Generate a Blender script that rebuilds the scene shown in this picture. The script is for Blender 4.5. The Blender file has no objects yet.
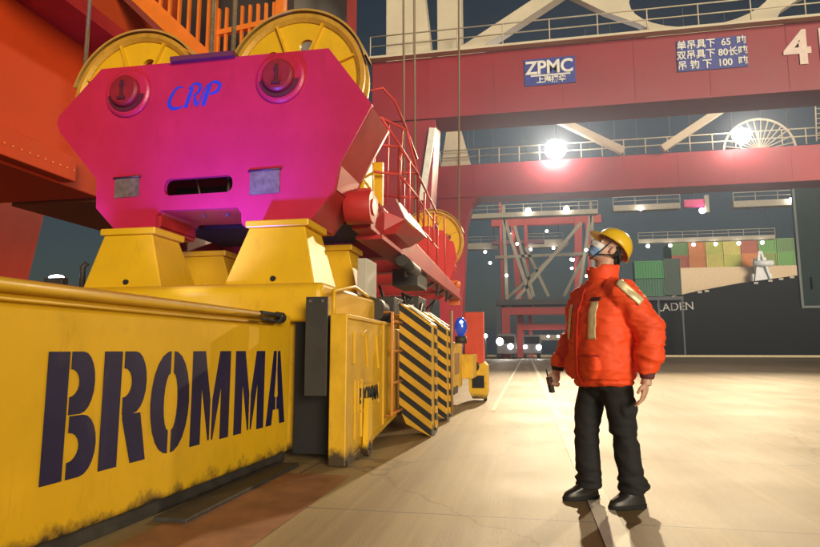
import bpy, bmesh, math, random
from mathutils import Vector, Matrix, Euler, noise
from mathutils.bvhtree import BVHTree
random.seed(7)
S = bpy.context.scene
C = S.collection
R = math.radians

# ------------------------------------------------------------------ camera
cd = bpy.data.cameras.new('camera'); cam = bpy.data.objects.new('camera', cd); C.objects.link(cam)
cd.sensor_width = 36; cd.lens = 597 / 820 * 36; cd.clip_start = .05; cd.clip_end = 3000
cam.location = (0, 0, 1.03); cam.rotation_euler = (R(90 + 7.3), 0, R(11.0))
S.camera = cam
# ------------------------------------------------------------------ sky, sun, exposure (night)
SUN_EL, SUN_AZ = 9, 148          # floodlight masts behind the photographer, as one soft low source
w = bpy.data.worlds.new('World'); S.world = w; w.use_nodes = True
nt = w.node_tree; bg = nt.nodes['Background']
sky = nt.nodes.new('ShaderNodeTexSky'); sky.sky_type = 'NISHITA'; sky.sun_disc = False
sky.sun_elevation = R(SUN_EL); sky.sun_rotation = R(SUN_AZ); sky.air_density = 1.0; sky.dust_density = 1.2
nt.links.new(sky.outputs[0], bg.inputs[0]); bg.inputs[1].default_value = 0.008
sl = bpy.data.lights.new('sun', 'SUN'); sun = bpy.data.objects.new('sun', sl); C.objects.link(sun)
sl.energy = 2.0; sl.angle = R(24); sl.color = (1, .85, .60)
az = R(SUN_AZ); el = R(SUN_EL)
sd = Vector((math.sin(az) * math.cos(el), math.cos(az) * math.cos(el), math.sin(el)))
sun.rotation_euler = sd.to_track_quat('Z', 'Y').to_euler()
vs = S.view_settings; vs.view_transform = 'Standard'; vs.look = 'None'; vs.gamma = 1; vs.use_curve_mapping = False
vs.exposure = 1.05
try:
    S.cycles.use_denoising = True; S.cycles.max_bounces = 6; S.cycles.volume_bounces = 0
    S.cycles.sample_clamp_indirect = 4
except Exception: pass

# ------------------------------------------------------------------ materials
MATS = {}
def mat(name, col, rough=.45, metal=0., var=.12, vscale=3., dirt=0., dirtcol=(.05, .04, .03), bump=.0, bscale=40., coat=0., spec=.5, emit=None, es=0., grime=0., scuff=0.):
    if name in MATS: return MATS[name]
    m = bpy.data.materials.new(name); m.use_nodes = True; n = m.node_tree.nodes; l = m.node_tree.links
    b = n['Principled BSDF']; b.inputs['Roughness'].default_value = rough; b.inputs['Metallic'].default_value = metal
    b.inputs['Specular IOR Level'].default_value = spec; b.inputs['Coat Weight'].default_value = coat
    tc = n.new('ShaderNodeTexCoord')
    nz = n.new('ShaderNodeTexNoise'); nz.inputs['Scale'].default_value = vscale; nz.inputs['Detail'].default_value = 6; nz.inputs['Roughness'].default_value = .65
    l.new(tc.outputs['Object'], nz.inputs['Vector'])
    r = n.new('ShaderNodeValToRGB'); l.new(nz.outputs['Fac'], r.inputs[0])
    r.color_ramp.elements[0].position = .3; r.color_ramp.elements[1].position = .7
    r.color_ramp.elements[0].color = tuple(c * (1 - var) for c in col) + (1,); r.color_ramp.elements[1].color = tuple(min(1, c * (1 + var)) for c in col) + (1,)
    out = r.outputs[0]
    if dirt > 0:
        n2 = n.new('ShaderNodeTexNoise'); n2.inputs['Scale'].default_value = 7; n2.inputs['Detail'].default_value = 9; n2.inputs['Roughness'].default_value = .75
        mp = n.new('ShaderNodeMapping'); mp.inputs['Scale'].default_value = (1, 1, .35); l.new(tc.outputs['Object'], mp.inputs[0]); l.new(mp.outputs[0], n2.inputs['Vector'])
        r2 = n.new('ShaderNodeValToRGB'); r2.color_ramp.elements[0].position = .55; r2.color_ramp.elements[1].position = .78; l.new(n2.outputs['Fac'], r2.inputs[0])
        ml = n.new('ShaderNodeMath'); ml.operation = 'MULTIPLY'; ml.inputs[1].default_value = dirt; l.new(r2.outputs[0], ml.inputs[0])
        mx = n.new('ShaderNodeMixRGB'); l.new(ml.outputs[0], mx.inputs[0]); l.new(out, mx.inputs[1]); mx.inputs[2].default_value = dirtcol + (1,)
        out = mx.outputs[0]
    if grime > 0:      # oily grime with a ragged upper edge along the bottom of the steel
        sp = n.new('ShaderNodeSeparateXYZ'); l.new(tc.outputs['Object'], sp.inputs[0])
        n4 = n.new('ShaderNodeTexNoise'); n4.inputs['Scale'].default_value = 6; n4.inputs['Detail'].default_value = 8; n4.inputs['Roughness'].default_value = .7; l.new(tc.outputs['Object'], n4.inputs['Vector'])
        ma = n.new('ShaderNodeMath'); ma.operation = 'MULTIPLY_ADD'; ma.inputs[1].default_value = grime; ma.inputs[2].default_value = -grime * .42; l.new(n4.outputs['Fac'], ma.inputs[0])
        sb = n.new('ShaderNodeMath'); sb.operation = 'SUBTRACT'; l.new(ma.outputs[0], sb.inputs[0]); l.new(sp.outputs[2], sb.inputs[1])
        r5 = n.new('ShaderNodeMapRange'); r5.inputs[1].default_value = -.14; r5.inputs[2].default_value = -.05; l.new(sb.outputs[0], r5.inputs[0])
        m5 = n.new('ShaderNodeMixRGB'); l.new(r5.outputs[0], m5.inputs[0]); l.new(out, m5.inputs[1]); m5.inputs[2].default_value = (.05, .032, .015, 1); out = m5.outputs[0]
    if scuff > 0:      # fine scratches down to primer
        n6 = n.new('ShaderNodeTexNoise'); n6.inputs['Scale'].default_value = 5; n6.inputs['Detail'].default_value = 10; n6.inputs['Roughness'].default_value = .8; n6.inputs['Distortion'].default_value = 1.2
        mp6 = n.new('ShaderNodeMapping'); mp6.inputs['Scale'].default_value = (1, .25, 2.5); mp6.inputs['Rotation'].default_value = (.5, 0, 0); l.new(tc.outputs['Object'], mp6.inputs[0]); l.new(mp6.outputs[0], n6.inputs['Vector'])
        r6 = n.new('ShaderNodeValToRGB'); r6.color_ramp.elements[0].position = .655; r6.color_ramp.elements[1].position = .70; l.new(n6.outputs['Fac'], r6.inputs[0])
        m6m = n.new('ShaderNodeMath'); m6m.operation = 'MULTIPLY'; m6m.inputs[1].default_value = scuff; l.new(r6.outputs[0], m6m.inputs[0])
        m6 = n.new('ShaderNodeMixRGB'); l.new(m6m.outputs[0], m6.inputs[0]); l.new(out, m6.inputs[1]); m6.inputs[2].default_value = tuple(c * .45 + .02 for c in col) + (1,); out = m6.outputs[0]
    l.new(out, b.inputs['Base Color'])
    mr = n.new('ShaderNodeMapRange'); mr.inputs[3].default_value = max(.05, rough - .1); mr.inputs[4].default_value = min(1, rough + .14); l.new(nz.outputs['Fac'], mr.inputs[0]); l.new(mr.outputs[0], b.inputs['Roughness'])
    if bump > 0:
        n3 = n.new('ShaderNodeTexNoise'); n3.inputs['Scale'].default_value = bscale; n3.inputs['Detail'].default_value = 5; l.new(tc.outputs['Object'], n3.inputs['Vector'])
        bp = n.new('ShaderNodeBump'); bp.inputs['Strength'].default_value = bump; bp.inputs['Distance'].default_value = .02; l.new(n3.outputs['Fac'], bp.inputs['Height']); l.new(bp.outputs[0], b.inputs['Normal'])
    if emit:
        b.inputs['Emission Color'].default_value = emit + (1,); b.inputs['Emission Strength'].default_value = es
    MATS[name] = m; return m
def emi(name, col, s):
    if name in MATS: return MATS[name]
    m = bpy.data.materials.new(name); m.use_nodes = True; b = m.node_tree.nodes['Principled BSDF']
    b.inputs['Base Color'].default_value = (.8, .8, .8, 1); b.inputs['Emission Color'].default_value = col + (1,); b.inputs['Emission Strength'].default_value = s
    MATS[name] = m; return m
def stripes(name, a, b_, sx, sz, period):
    m = bpy.data.materials.new(name); m.use_nodes = True; n = m.node_tree.nodes; l = m.node_tree.links; b = n['Principled BSDF']
    b.inputs['Roughness'].default_value = .5
    tc = n.new('ShaderNodeTexCoord'); dt = n.new('ShaderNodeVectorMath'); dt.operation = 'DOT_PRODUCT'; dt.inputs[1].default_value = (sx / period, 0, sz / period)
    l.new(tc.outputs['Object'], dt.inputs[0])
    fr = n.new('ShaderNodeMath'); fr.operation = 'FRACT'; l.new(dt.outputs['Value'], fr.inputs[0])
    gt = n.new('ShaderNodeMath'); gt.operation = 'GREATER_THAN'; gt.inputs[1].default_value = .52; l.new(fr.outputs[0], gt.inputs[0])
    nz = n.new('ShaderNodeTexNoise'); nz.inputs['Scale'].default_value = 9; nz.inputs['Detail'].default_value = 8; l.new(tc.outputs['Object'], nz.inputs['Vector'])
    mx = n.new('ShaderNodeMixRGB'); l.new(gt.outputs[0], mx.inputs[0]); mx.inputs[1].default_value = a + (1,); mx.inputs[2].default_value = b_ + (1,)
    mr = n.new('ShaderNodeMapRange'); mr.inputs[3].default_value = .72; mr.inputs[4].default_value = 1.2; l.new(nz.outputs['Fac'], mr.inputs[0])
    m2 = n.new('ShaderNodeMixRGB'); m2.blend_type = 'MULTIPLY'; m2.inputs[0].default_value = 1; l.new(mx.outputs[0], m2.inputs[1]); l.new(mr.outputs[0], m2.inputs[2])
    l.new(m2.outputs[0], b.inputs['Base Color']); return m
YEL = mat('yellow_paint', (.70, .41, .008), .38, var=.10, vscale=1.6, dirt=.35, dirtcol=(.20, .10, .02), bump=.05, bscale=7, grime=.34, scuff=.6)
YEL2 = mat('yellow_worn', (.64, .37, .010), .45, var=.16, vscale=3, dirt=.6, dirtcol=(.12, .07, .02), bump=.06, bscale=12, grime=.3, scuff=.6)
NAVY = mat('navy_paint', (.012, .010, .055), .45, var=.3, dirt=.35, dirtcol=(.12, .08, .03))
RED = mat('headblock_red', (.47, .016, .060), .36, var=.10, vscale=1.5, dirt=.3, dirtcol=(.16, .01, .02), bump=.05, bscale=6, scuff=.5)
REDD = mat('red_worn', (.42, .022, .022), .45, var=.2, vscale=2.5, dirt=.4, dirtcol=(.10, .03, .02))
ORG = mat('orange_red_paint', (.62, .058, .006), .6, spec=.3, var=.08, vscale=.6, dirt=.12, dirtcol=(.3, .04, .01))
ORG2 = mat('orange_stair_paint', (.75, .19, .015), .45, var=.1, dirt=.2, dirtcol=(.3, .06, .01))
CRR = mat('crane_red', (.27, .012, .026), .5, var=.12, vscale=.35, dirt=.3, dirtcol=(.16, .02, .03))
CREAM = mat('crane_cream', (.62, .55, .42), .5, var=.1, vscale=.5, dirt=.25, dirtcol=(.3, .24, .17))
GREY = mat('grey_steel', (.22, .22, .22), .5, .3, dirt=.3)
DARK = mat('dark_rubber', (.030, .026, .024), .6, var=.3, dirt=.25, dirtcol=(.12, .10, .08))
BLK = mat('black_recess', (.008, .008, .009), .8)
STEEL = mat('worn_steel', (.30, .28, .26), .4, .8, var=.25)
ROPE = mat('wire_rope', (.36, .30, .21), .5, .6, var=.3, vscale=30)
WHITE = mat('white_paint', (.78, .78, .74), .5, dirt=.2)
STR = stripes('hazard_stripes', (.66, .36, .015), (.012, .011, .012), .62, .85, .148)

# ------------------------------------------------------------------ builders
LOC = {}
class MB:
    def __init__(s): s.v = []; s.f = []; s.sm = []
    def add(s, vs, fs, smooth=False):
        o = len(s.v); s.v += [Vector(v) for v in vs]; s.f += [tuple(i + o for i in f) for f in fs]; s.sm += [smooth] * len(fs); return s
    def box(s, x0, x1, y0, y1, z0, z1):
        return s.add([(x0, y0, z0), (x1, y0, z0), (x1, y1, z0), (x0, y1, z0), (x0, y0, z1), (x1, y0, z1), (x1, y1, z1), (x0, y1, z1)],
                     [(0, 3, 2, 1), (4, 5, 6, 7), (0, 1, 5, 4), (1, 2, 6, 5), (2, 3, 7, 6), (3, 0, 4, 7)])
    def hexa(s, bot, top):
        return s.add(list(bot) + list(top), [(0, 3, 2, 1), (4, 5, 6, 7), (0, 1, 5, 4), (1, 2, 6, 5), (2, 3, 7, 6), (3, 0, 4, 7)])
    def prism(s, poly, ax, a, b):      # convex or simple polygon in the plane normal to ax
        def p(u, v, t): return {'X': (t, u, v), 'Y': (u, t, v), 'Z': (u, v, t)}[ax]
        n = len(poly); vs = [p(u, v, a) for u, v in poly] + [p(u, v, b) for u, v in poly]
        return s.add(vs, [tuple(range(n)), tuple(range(2 * n - 1, n - 1, -1))] + [(i, i + n, (i + 1) % n + n, (i + 1) % n) for i in range(n)])
    def bar(s, p0, p1, wx, wz, up=(0, 0, 1)):    # rectangular member
        p0 = Vector(p0); p1 = Vector(p1); d = (p1 - p0).normalized(); u = Vector(up)
        if abs(d.dot(u)) > .98: u = Vector((0, 1, 0))
        r = d.cross(u).normalized() * wx / 2; t = r.cross(d).normalized() * wz / 2
        return s.hexa([p0 - r - t, p0 + r - t, p0 + r + t, p0 - r + t], [p1 - r - t, p1 + r - t, p1 + r + t, p1 - r + t])
    def tube(s, pts, r, n=8, caps=True):
        pts = [Vector(p) for p in pts]; rs = r if isinstance(r, (list, tuple)) else [r] * len(pts)
        vs = []; prev = None
        for i, p in enumerate(pts):
            d = ((pts[min(i + 1, len(pts) - 1)] - pts[max(i - 1, 0)])).normalized()
            if prev is None:
                u = Vector((0, 0, 1)) if abs(d.z) < .9 else Vector((1, 0, 0))
                a = d.cross(u).normalized()
            else: a = (prev - d * prev.dot(d)).normalized()
            prev = a; b = d.cross(a)
            vs += [p + (a * math.cos(k * 2 * math.pi / n) + b * math.sin(k * 2 * math.pi / n)) * rs[i] for k in range(n)]
        fs = [(i * n + k, i * n + (k + 1) % n, (i + 1) * n + (k + 1) % n, (i + 1) * n + k) for i in range(len(pts) - 1) for k in range(n)]
        s.add(vs, fs, True)
        if caps:
            o = len(s.v) - len(vs); m = len(vs)
            s.f += [tuple(o + k for k in range(n - 1, -1, -1)), tuple(o + m - n + k for k in range(n))]; s.sm += [False, False]
        return s
    def cyl(s, p0, p1, r, n=24, r1=None): return s.tube([p0, p1], [r, r if r1 is None else r1], n)
    def lathe(s, prof, c, ax, n=48, closed=True, a0=0, a1=2 * math.pi):   # prof: (radius, offset along axis)
        c = Vector(c); A = {'X': Vector((1, 0, 0)), 'Y': Vector((0, 1, 0)), 'Z': Vector((0, 0, 1))}[ax]
        U = Vector((0, 0, 1)) if ax != 'Z' else Vector((1, 0, 0)); V = A.cross(U); m = len(prof); full = abs(a1 - a0 - 2 * math.pi) < 1e-6; nn = n if full else n + 1
        vs = []
        for k in range(nn):
            t = a0 + (a1 - a0) * k / n; e = U * math.cos(t) + V * math.sin(t)
            vs += [c + e * r + A * h for r, h in prof]
        fs = []
        for k in range(n):
            k2 = (k + 1) % nn
            for j in range(m if closed else m - 1): fs.append((k * m + j, k2 * m + j, k2 * m + (j + 1) % m, k * m + (j + 1) % m))
        return s.add(vs, fs, False)
    def ell(s, c, r, rot=None, nu=20, nv=14):
        c = Vector(c); vs = [(0, 0, 1)]; 
        for i in range(1, nv):
            for k in range(nu):
                a = math.pi * i / nv; b = 2 * math.pi * k / nu; vs.append((math.sin(a) * math.cos(b), math.sin(a) * math.sin(b), math.cos(a)))
        vs.append((0, 0, -1)); M = rot or Matrix.Identity(3)
        vs = [c + M @ Vector((v[0] * r[0], v[1] * r[1], v[2] * r[2])) for v in vs]
        fs = [(0, 1 + k, 1 + (k + 1) % nu) for k in range(nu)]
        for i in range(nv - 2):
            for k in range(nu): fs.append((1 + i * nu + k, 1 + (i + 1) * nu + k, 1 + (i + 1) * nu + (k + 1) % nu, 1 + i * nu + (k + 1) % nu))
        L = len(vs) - 1; fs += [(L, 1 + (nv - 2) * nu + (k + 1) % nu, 1 + (nv - 2) * nu + k) for k in range(nu)]
        return s.add(vs, fs, True)
    def loft(s, rings, n=28, p=2.0):   # (centre, half width x, half depth y) horizontal superellipse rings
        vs = []
        for c, a, b in rings:
            for k in range(n):
                t = 2 * math.pi * k / n; cx = math.cos(t); sy = math.sin(t)
                vs.append((c[0] + a * math.copysign(abs(cx) ** (2 / p), cx), c[1] + b * math.copysign(abs(sy) ** (2 / p), sy), c[2]))
        m = len(rings); fs = [(i * n + k, i * n + (k + 1) % n, (i + 1) * n + (k + 1) % n, (i + 1) * n + k) for i in range(m - 1) for k in range(n)]
        fs += [tuple(range(n - 1, -1, -1)), tuple((m - 1) * n + k for k in range(n))]
        return s.add(vs, fs, True)
    def build(s, name, material, parent=None, bevel=0., seg=2, fixn=True, M=None, smooth=None):
        me = bpy.data.meshes.new(name); vs = [M @ v for v in s.v] if M else s.v
        off = LOC.get(parent.name, Vector()) if parent else Vector()
        me.from_pydata([v - off for v in vs], [], s.f); me.polygons.foreach_set('use_smooth', s.sm if smooth is None else [smooth] * len(s.f))
        if fixn:
            b = bmesh.new(); b.from_mesh(me); bmesh.ops.recalc_face_normals(b, faces=b.faces); b.to_mesh(me); b.free()
        return put(name, me, material, parent, bevel, seg, off)
def put(name, me, material, parent=None, bevel=0., seg=2, off=None):
    o = bpy.data.objects.new(name, me); C.objects.link(o); me.materials.append(material)
    if parent: o.parent = parent; LOC[o.name] = LOC.get(parent.name, Vector())
    if bevel > 0:
        md = o.modifiers.new('bevel', 'BEVEL'); md.width = bevel; md.segments = seg; md.limit_method = 'ANGLE'; md.angle_limit = R(35)
    return o
def tag(o, label=None, cat=None, group=None, kind=None):
    if label: o['label'] = label
    if cat: o['category'] = cat
    if group: o['group'] = group
    if kind: o['kind'] = kind
    return o
def thing(name, loc, label, cat, group=None):
    o = bpy.data.objects.new(name, None); C.objects.link(o); o.location = loc; o.empty_display_size = .3
    LOC[o.name] = Vector(loc); return tag(o, label, cat, group)
def from_curve(cu, M, name, material, parent=None, bevel=0.):
    t = bpy.data.objects.new('tmp', cu); C.objects.link(t)
    dg = bpy.context.evaluated_depsgraph_get(); dg.update()
    me = bpy.data.meshes.new_from_object(t.evaluated_get(dg)); bpy.data.objects.remove(t); bpy.data.curves.remove(cu)
    me.materials.clear(); off = LOC.get(parent.name, Vector()) if parent else Vector()
    for v in me.vertices: v.co = M @ v.co - off
    me.name = name
    return put(name, me, material, parent, bevel)
# planes: local x,y -> world.  facing -Y (towards the camera), facing +X (towards the lane)
def FY(x, y, z): return Matrix(((1, 0, 0, x), (0, 0, -1, y), (0, 1, 0, z), (0, 0, 0, 1)))
def FX(x, y, z): return Matrix(((0, 0, 1, x), (1, 0, 0, y), (0, 1, 0, z), (0, 0, 0, 1)))
def flat(name, loops, th, M, material, parent=None, bevel=0.):
    cu = bpy.data.curves.new('tmp', 'CURVE'); cu.dimensions = '2D'; cu.fill_mode = 'BOTH'; cu.extrude = th / 2
    for lp in loops:
        sp = cu.splines.new('POLY'); sp.points.add(len(lp) - 1); sp.use_cyclic_u = True
        for p, q in zip(sp.points, lp): p.co = (q[0], q[1], 0, 1)
    return from_curve(cu, M, name, material, parent, bevel)
def text(name, body, size, M, material, parent=None, th=.02, align='CENTER', shear=0., bold=0., sx=1., cw=1.):
    cu = bpy.data.curves.new('tmp', 'FONT'); cu.body = body; cu.size = size; cu.extrude = th / 2; cu.align_x = align; cu.align_y = 'CENTER'; cu.shear = shear; cu.offset = bold; cu.space_character = cw
    cu.resolution_u = 4
    return from_curve(cu, M @ Matrix.Diagonal((sx, 1, 1, 1)), name, material, parent)
def circ(cx, cy, r, n=24, a0=0, a1=None):
    a1 = 2 * math.pi if a1 is None else a1; m = n if abs(a1 - a0 - 2 * math.pi) < 1e-6 else n + 1
    return [(cx + r * math.cos(a0 + (a1 - a0) * k / n), cy + r * math.sin(a0 + (a1 - a0) * k / n)) for k in range(m)]
def rrect(x0, x1, y0, y1, r, n=5):
    o = []
    for cx, cy, a in ((x1 - r, y0 + r, -math.pi / 2), (x1 - r, y1 - r, 0), (x0 + r, y1 - r, math.pi / 2), (x0 + r, y0 + r, math.pi)):
        o += [(cx + r * math.cos(a + math.pi / 2 * k / n), cy + r * math.sin(a + math.pi / 2 * k / n)) for k in range(n + 1)]
    return o
def railing(m, pts, h, r, every=1.5, mids=2):
    for a, b in zip(pts[:-1], pts[1:]):
        a = Vector(a); b = Vector(b); L = (b - a).length; k = max(1, round(L / every))
        for i in range(k + 1):
            p = a.lerp(b, i / k); m.tube([p, p + Vector((0, 0, h))], r, 6)
        for j in range(1, mids + 1): m.tube([a + Vector((0, 0, h * j / mids)), b + Vector((0, 0, h * j / mids))], r, 6)
def struct(name, m, material, **k):
    o = m.build(name, material, None, **k); o['kind'] = 'structure'; return o

# ------------------------------------------------------------------ ground
def ground_mat():
    m = bpy.data.materials.new('quay_concrete'); m.use_nodes = True; n = m.node_tree.nodes; l = m.node_tree.links; b = n['Principled BSDF']
    tc = n.new('ShaderNodeTexCoord')
    def nz(sc, det, ro, mp=None):
        t = n.new('ShaderNodeTexNoise'); t.inputs['Scale'].default_value = sc; t.inputs['Detail'].default_value = det; t.inputs['Roughness'].default_value = ro
        if mp:
            q = n.new('ShaderNodeMapping'); q.inputs['Scale'].default_value = mp; l.new(tc.outputs['Object'], q.inputs[0]); l.new(q.outputs[0], t.inputs['Vector'])
        else: l.new(tc.outputs['Object'], t.inputs['Vector'])
        return t
    a = nz(.45, 8, .6); r = n.new('ShaderNodeValToRGB'); l.new(a.outputs['Fac'], r.inputs[0])
    e = r.color_ramp.elements; e[0].position = .3; e[0].color = (.32, .225, .100, 1); e[1].position = .72; e[1].color = (.45, .335, .155, 1)
    t = nz(1.0, 7, .7, (1.6, .05, 1)); r2 = n.new('ShaderNodeValToRGB'); l.new(t.outputs['Fac'], r2.inputs[0])      # tyre wear along the lane
    r2.color_ramp.elements[0].position = .46; r2.color_ramp.elements[0].color = (.62, .58, .52, 1); r2.color_ramp.elements[1].position = .60; r2.color_ramp.elements[1].color = (1, 1, 1, 1)
    m1 = n.new('ShaderNodeMixRGB'); m1.blend_type = 'MULTIPLY'; m1.inputs[0].default_value = .85; l.new(r.outputs[0], m1.inputs[1]); l.new(r2.outputs[0], m1.inputs[2])
    s = nz(2.3, 10, .75); r3 = n.new('ShaderNodeValToRGB'); l.new(s.outputs['Fac'], r3.inputs[0]); r3.color_ramp.elements[0].position = .60; r3.color_ramp.elements[1].position = .74   # rust and oil stains
    ml = n.new('ShaderNodeMath'); ml.operation = 'MULTIPLY'; ml.inputs[1].default_value = .45; l.new(r3.outputs[0], ml.inputs[0])
    m2 = n.new('ShaderNodeMixRGB'); l.new(ml.outputs[0], m2.inputs[0]); l.new(m1.outputs[0], m2.inputs[1]); m2.inputs[2].default_value = (.26, .15, .06, 1)
    br = n.new('ShaderNodeTexBrick'); br.offset = 0; br.inputs['Scale'].default_value = 1; br.inputs['Mortar Size'].default_value = .012; br.inputs['Brick Width'].default_value = 4.5; br.inputs['Row Height'].default_value = 4.5; br.inputs['Mortar Smooth'].default_value = .3
    mp = n.new('ShaderNodeMapping'); mp.inputs['Location'].default_value = (1.9, .6, 0); l.new(tc.outputs['Object'], mp.inputs[0]); l.new(mp.outputs[0], br.inputs['Vector'])
    m3 = n.new('ShaderNodeMixRGB'); l.new(br.outputs['Fac'], m3.inputs[0]); l.new(m2.outputs[0], m3.inputs[1]); m3.inputs[2].default_value = (.13, .09, .05, 1)
    l.new(m3.outputs[0], b.inputs['Base Color'])
    sk = nz(120, 4, .8); rs = n.new('ShaderNodeMapRange'); rs.inputs[1].default_value = .3; rs.inputs[2].default_value = .7; rs.inputs[3].default_value = .78; rs.inputs[4].default_value = 1.16; l.new(sk.outputs['Fac'], rs.inputs[0])
    m4 = n.new('ShaderNodeMixRGB'); m4.blend_type = 'MULTIPLY'; m4.inputs[0].default_value = 1; l.new(m3.outputs[0], m4.inputs[1]); l.new(rs.outputs[0], m4.inputs[2])
    wn = nz(1.2, 5, .6); wm = n.new('ShaderNodeMixRGB'); wm.blend_type = 'LINEAR_LIGHT'; wm.inputs[0].default_value = .35; l.new(tc.outputs['Object'], wm.inputs[1]); l.new(wn.outputs['Color'], wm.inputs[2])
    vo = n.new('ShaderNodeTexVoronoi'); vo.feature = 'DISTANCE_TO_EDGE'; vo.inputs['Scale'].default_value = .28; l.new(wm.outputs[0], vo.inputs['Vector'])
    cr = n.new('ShaderNodeMapRange'); cr.inputs[1].default_value = .0015; cr.inputs[2].default_value = .006; cr.inputs[3].default_value = .55; cr.inputs[4].default_value = 0; l.new(vo.outputs['Distance'], cr.inputs[0])
    m6 = n.new('ShaderNodeMixRGB'); l.new(cr.outputs[0], m6.inputs[0]); l.new(m4.outputs[0], m6.inputs[1]); m6.inputs[2].default_value = (.10, .07, .04, 1)
    ys = nz(3.2, 9, .8, (2.2, .5, 1)); ry = n.new('ShaderNodeMapRange'); ry.inputs[1].default_value = .64; ry.inputs[2].default_value = .72; ry.inputs[4].default_value = .4; l.new(ys.outputs['Fac'], ry.inputs[0])
    m7 = n.new('ShaderNodeMixRGB'); l.new(ry.outputs[0], m7.inputs[0]); l.new(m6.outputs[0], m7.inputs[1]); m7.inputs[2].default_value = (.46, .33, .05, 1)      # rubbed off yellow paint
    l.new(m7.outputs[0], b.inputs['Base Color'])
    f = nz(60, 6, .7); bp = n.new('ShaderNodeBump'); bp.inputs['Strength'].default_value = .25; bp.inputs['Distance'].default_value = .01; l.new(f.outputs['Fac'], bp.inputs['Height']); l.new(bp.outputs[0], b.inputs['Normal'])
    mr = n.new('ShaderNodeMapRange'); mr.inputs[3].default_value = .42; mr.inputs[4].default_value = .75; l.new(a.outputs['Fac'], mr.inputs[0]); l.new(mr.outputs[0], b.inputs['Roughness'])
    return m
GM = ground_mat()
struct('ground', MB().add([(-900, -300, 0), (900, -300, 0), (900, 94, 0), (-900, 94, 0)], [(0, 1, 2, 3)]), GM)
struct('quay_edge', MB().box(-900, 900, 94, 94.6, -3, .3), mat('quay_kerb', (.55, .47, .32), .7))
WAT = mat('harbour_water', (.010, .014, .018), .12, bump=.4, bscale=.6)
struct('water', MB().add([(-1500, 94.6, -2.6), (1500, 94.6, -2.6), (1500, 2500, -2.6), (-1500, 2500, -2.6)], [(0, 1, 2, 3)]), WAT)
def line_mat():
    m = mat('lane_paint', (.72, .68, .56), .6, dirt=.7, dirtcol=(.42, .33, .19)); return m
LM = line_mat()
ml = MB()
for x, wd, ya in ((-.60, .09, 10.5), (.46, .15, -5)): ml.add([(x - wd / 2, ya, .004), (x + wd / 2, ya, .004), (x + wd / 2 - .02, 80, .004), (x - wd / 2 - .02, 80, .004)], [(0, 1, 2, 3)])
struct('lane_markings', ml, LM)
# rust-brown steel cover strip of the crane rail trench beside the spreader
struct('rail_strip', MB().add([(-2.15, -4, .004), (-1.45, -4, .004), (-1.45, 4.9, .004), (-2.15, 4.9, .004)], [(0, 1, 2, 3)]), mat('rail_rust', (.30, .13, .055), .55, var=.3, vscale=4, dirt=.5))

# ------------------------------------------------------------------ container spreader
SP = thing('container_spreader', (-3.4, 5.5, 0), 'long yellow container spreader with big dark blue lettering under the red headblock', 'spreader')
def sx(y): return -2.345 + .0411 * (y - 2.3)        # the lettered face
Y0, Y1 = -1.6, 5.42
m = MB().hexa([(sx(Y0) - .85, Y0, .09), (sx(Y0), Y0, .09), (sx(Y1), Y1, .09), (sx(Y1) - .85, Y1, .09)], [(sx(Y0) - .85, Y0, 1.36), (sx(Y0), Y0, 1.36), (sx(Y1), Y1, 1.36), (sx(Y1) - .85, Y1, 1.36)])
beam = m.build('main_beam', YEL, SP, .022, 3)
m = MB().hexa([(-5.1, Y0, .09), (-4.5, Y0, .09), (-4.5, 5.4, .09), (-5.1, 5.4, .09)], [(-5.1, Y0, 1.3), (-4.5, Y0, 1.3), (-4.5, 5.4, 1.3), (-5.1, 5.4, 1.3)])
m.build('main_beam', YEL2, SP, .02)
m = MB().hexa([(sx(Y0) - .8, Y0, .0), (sx(Y0) - .03, Y0, .0), (sx(Y1) - .03, Y1, .0), (sx(Y1) - .8, Y1, .0)], [(sx(Y0) - .8, Y0, .09), (sx(Y0) - .03, Y0, .09), (sx(Y1) - .03, Y1, .09), (sx(Y1) - .8, Y1, .09)])
m.box(-2.24, -2.02, 3.4, 5.22, .0, .03)
m.build('base_skid', mat('skid_steel', (.05, .045, .04), .55, .3, var=.4, vscale=8), SP, .006)
m = MB().tube([(sx(Y0) + .018, Y0, 1.325), (sx(5.05) + .018, 5.05, 1.325)], .036, 12)
m.tube([(sx(Y0) + .02, Y0, 1.262), (sx(5.0) + .02, 5.0, 1.262)], .012, 8)
rail = m.build('top_rail', YEL, SP)
m = MB().tube([(sx(5) + .03, 4.72, 1.345), (sx(5) + .06, 4.9, 1.34), (sx(5) + .07, 5.1, 1.325), (sx(5) + .04, 5.16, 1.32)], .018, 8)
m.lathe([(.035, -.05), (.05, -.05), (.05, .05), (.035, .05)], (sx(5) + .05, 5.06, 1.32), 'Y', 16)
m.tube([(sx(5) + .03, 4.75, 1.30), (sx(5) + .05, 4.95, 1.285), (sx(5) + .05, 5.12, 1.30)], .014, 8)
m.build('hose_coupling', DARK, SP)
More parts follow.
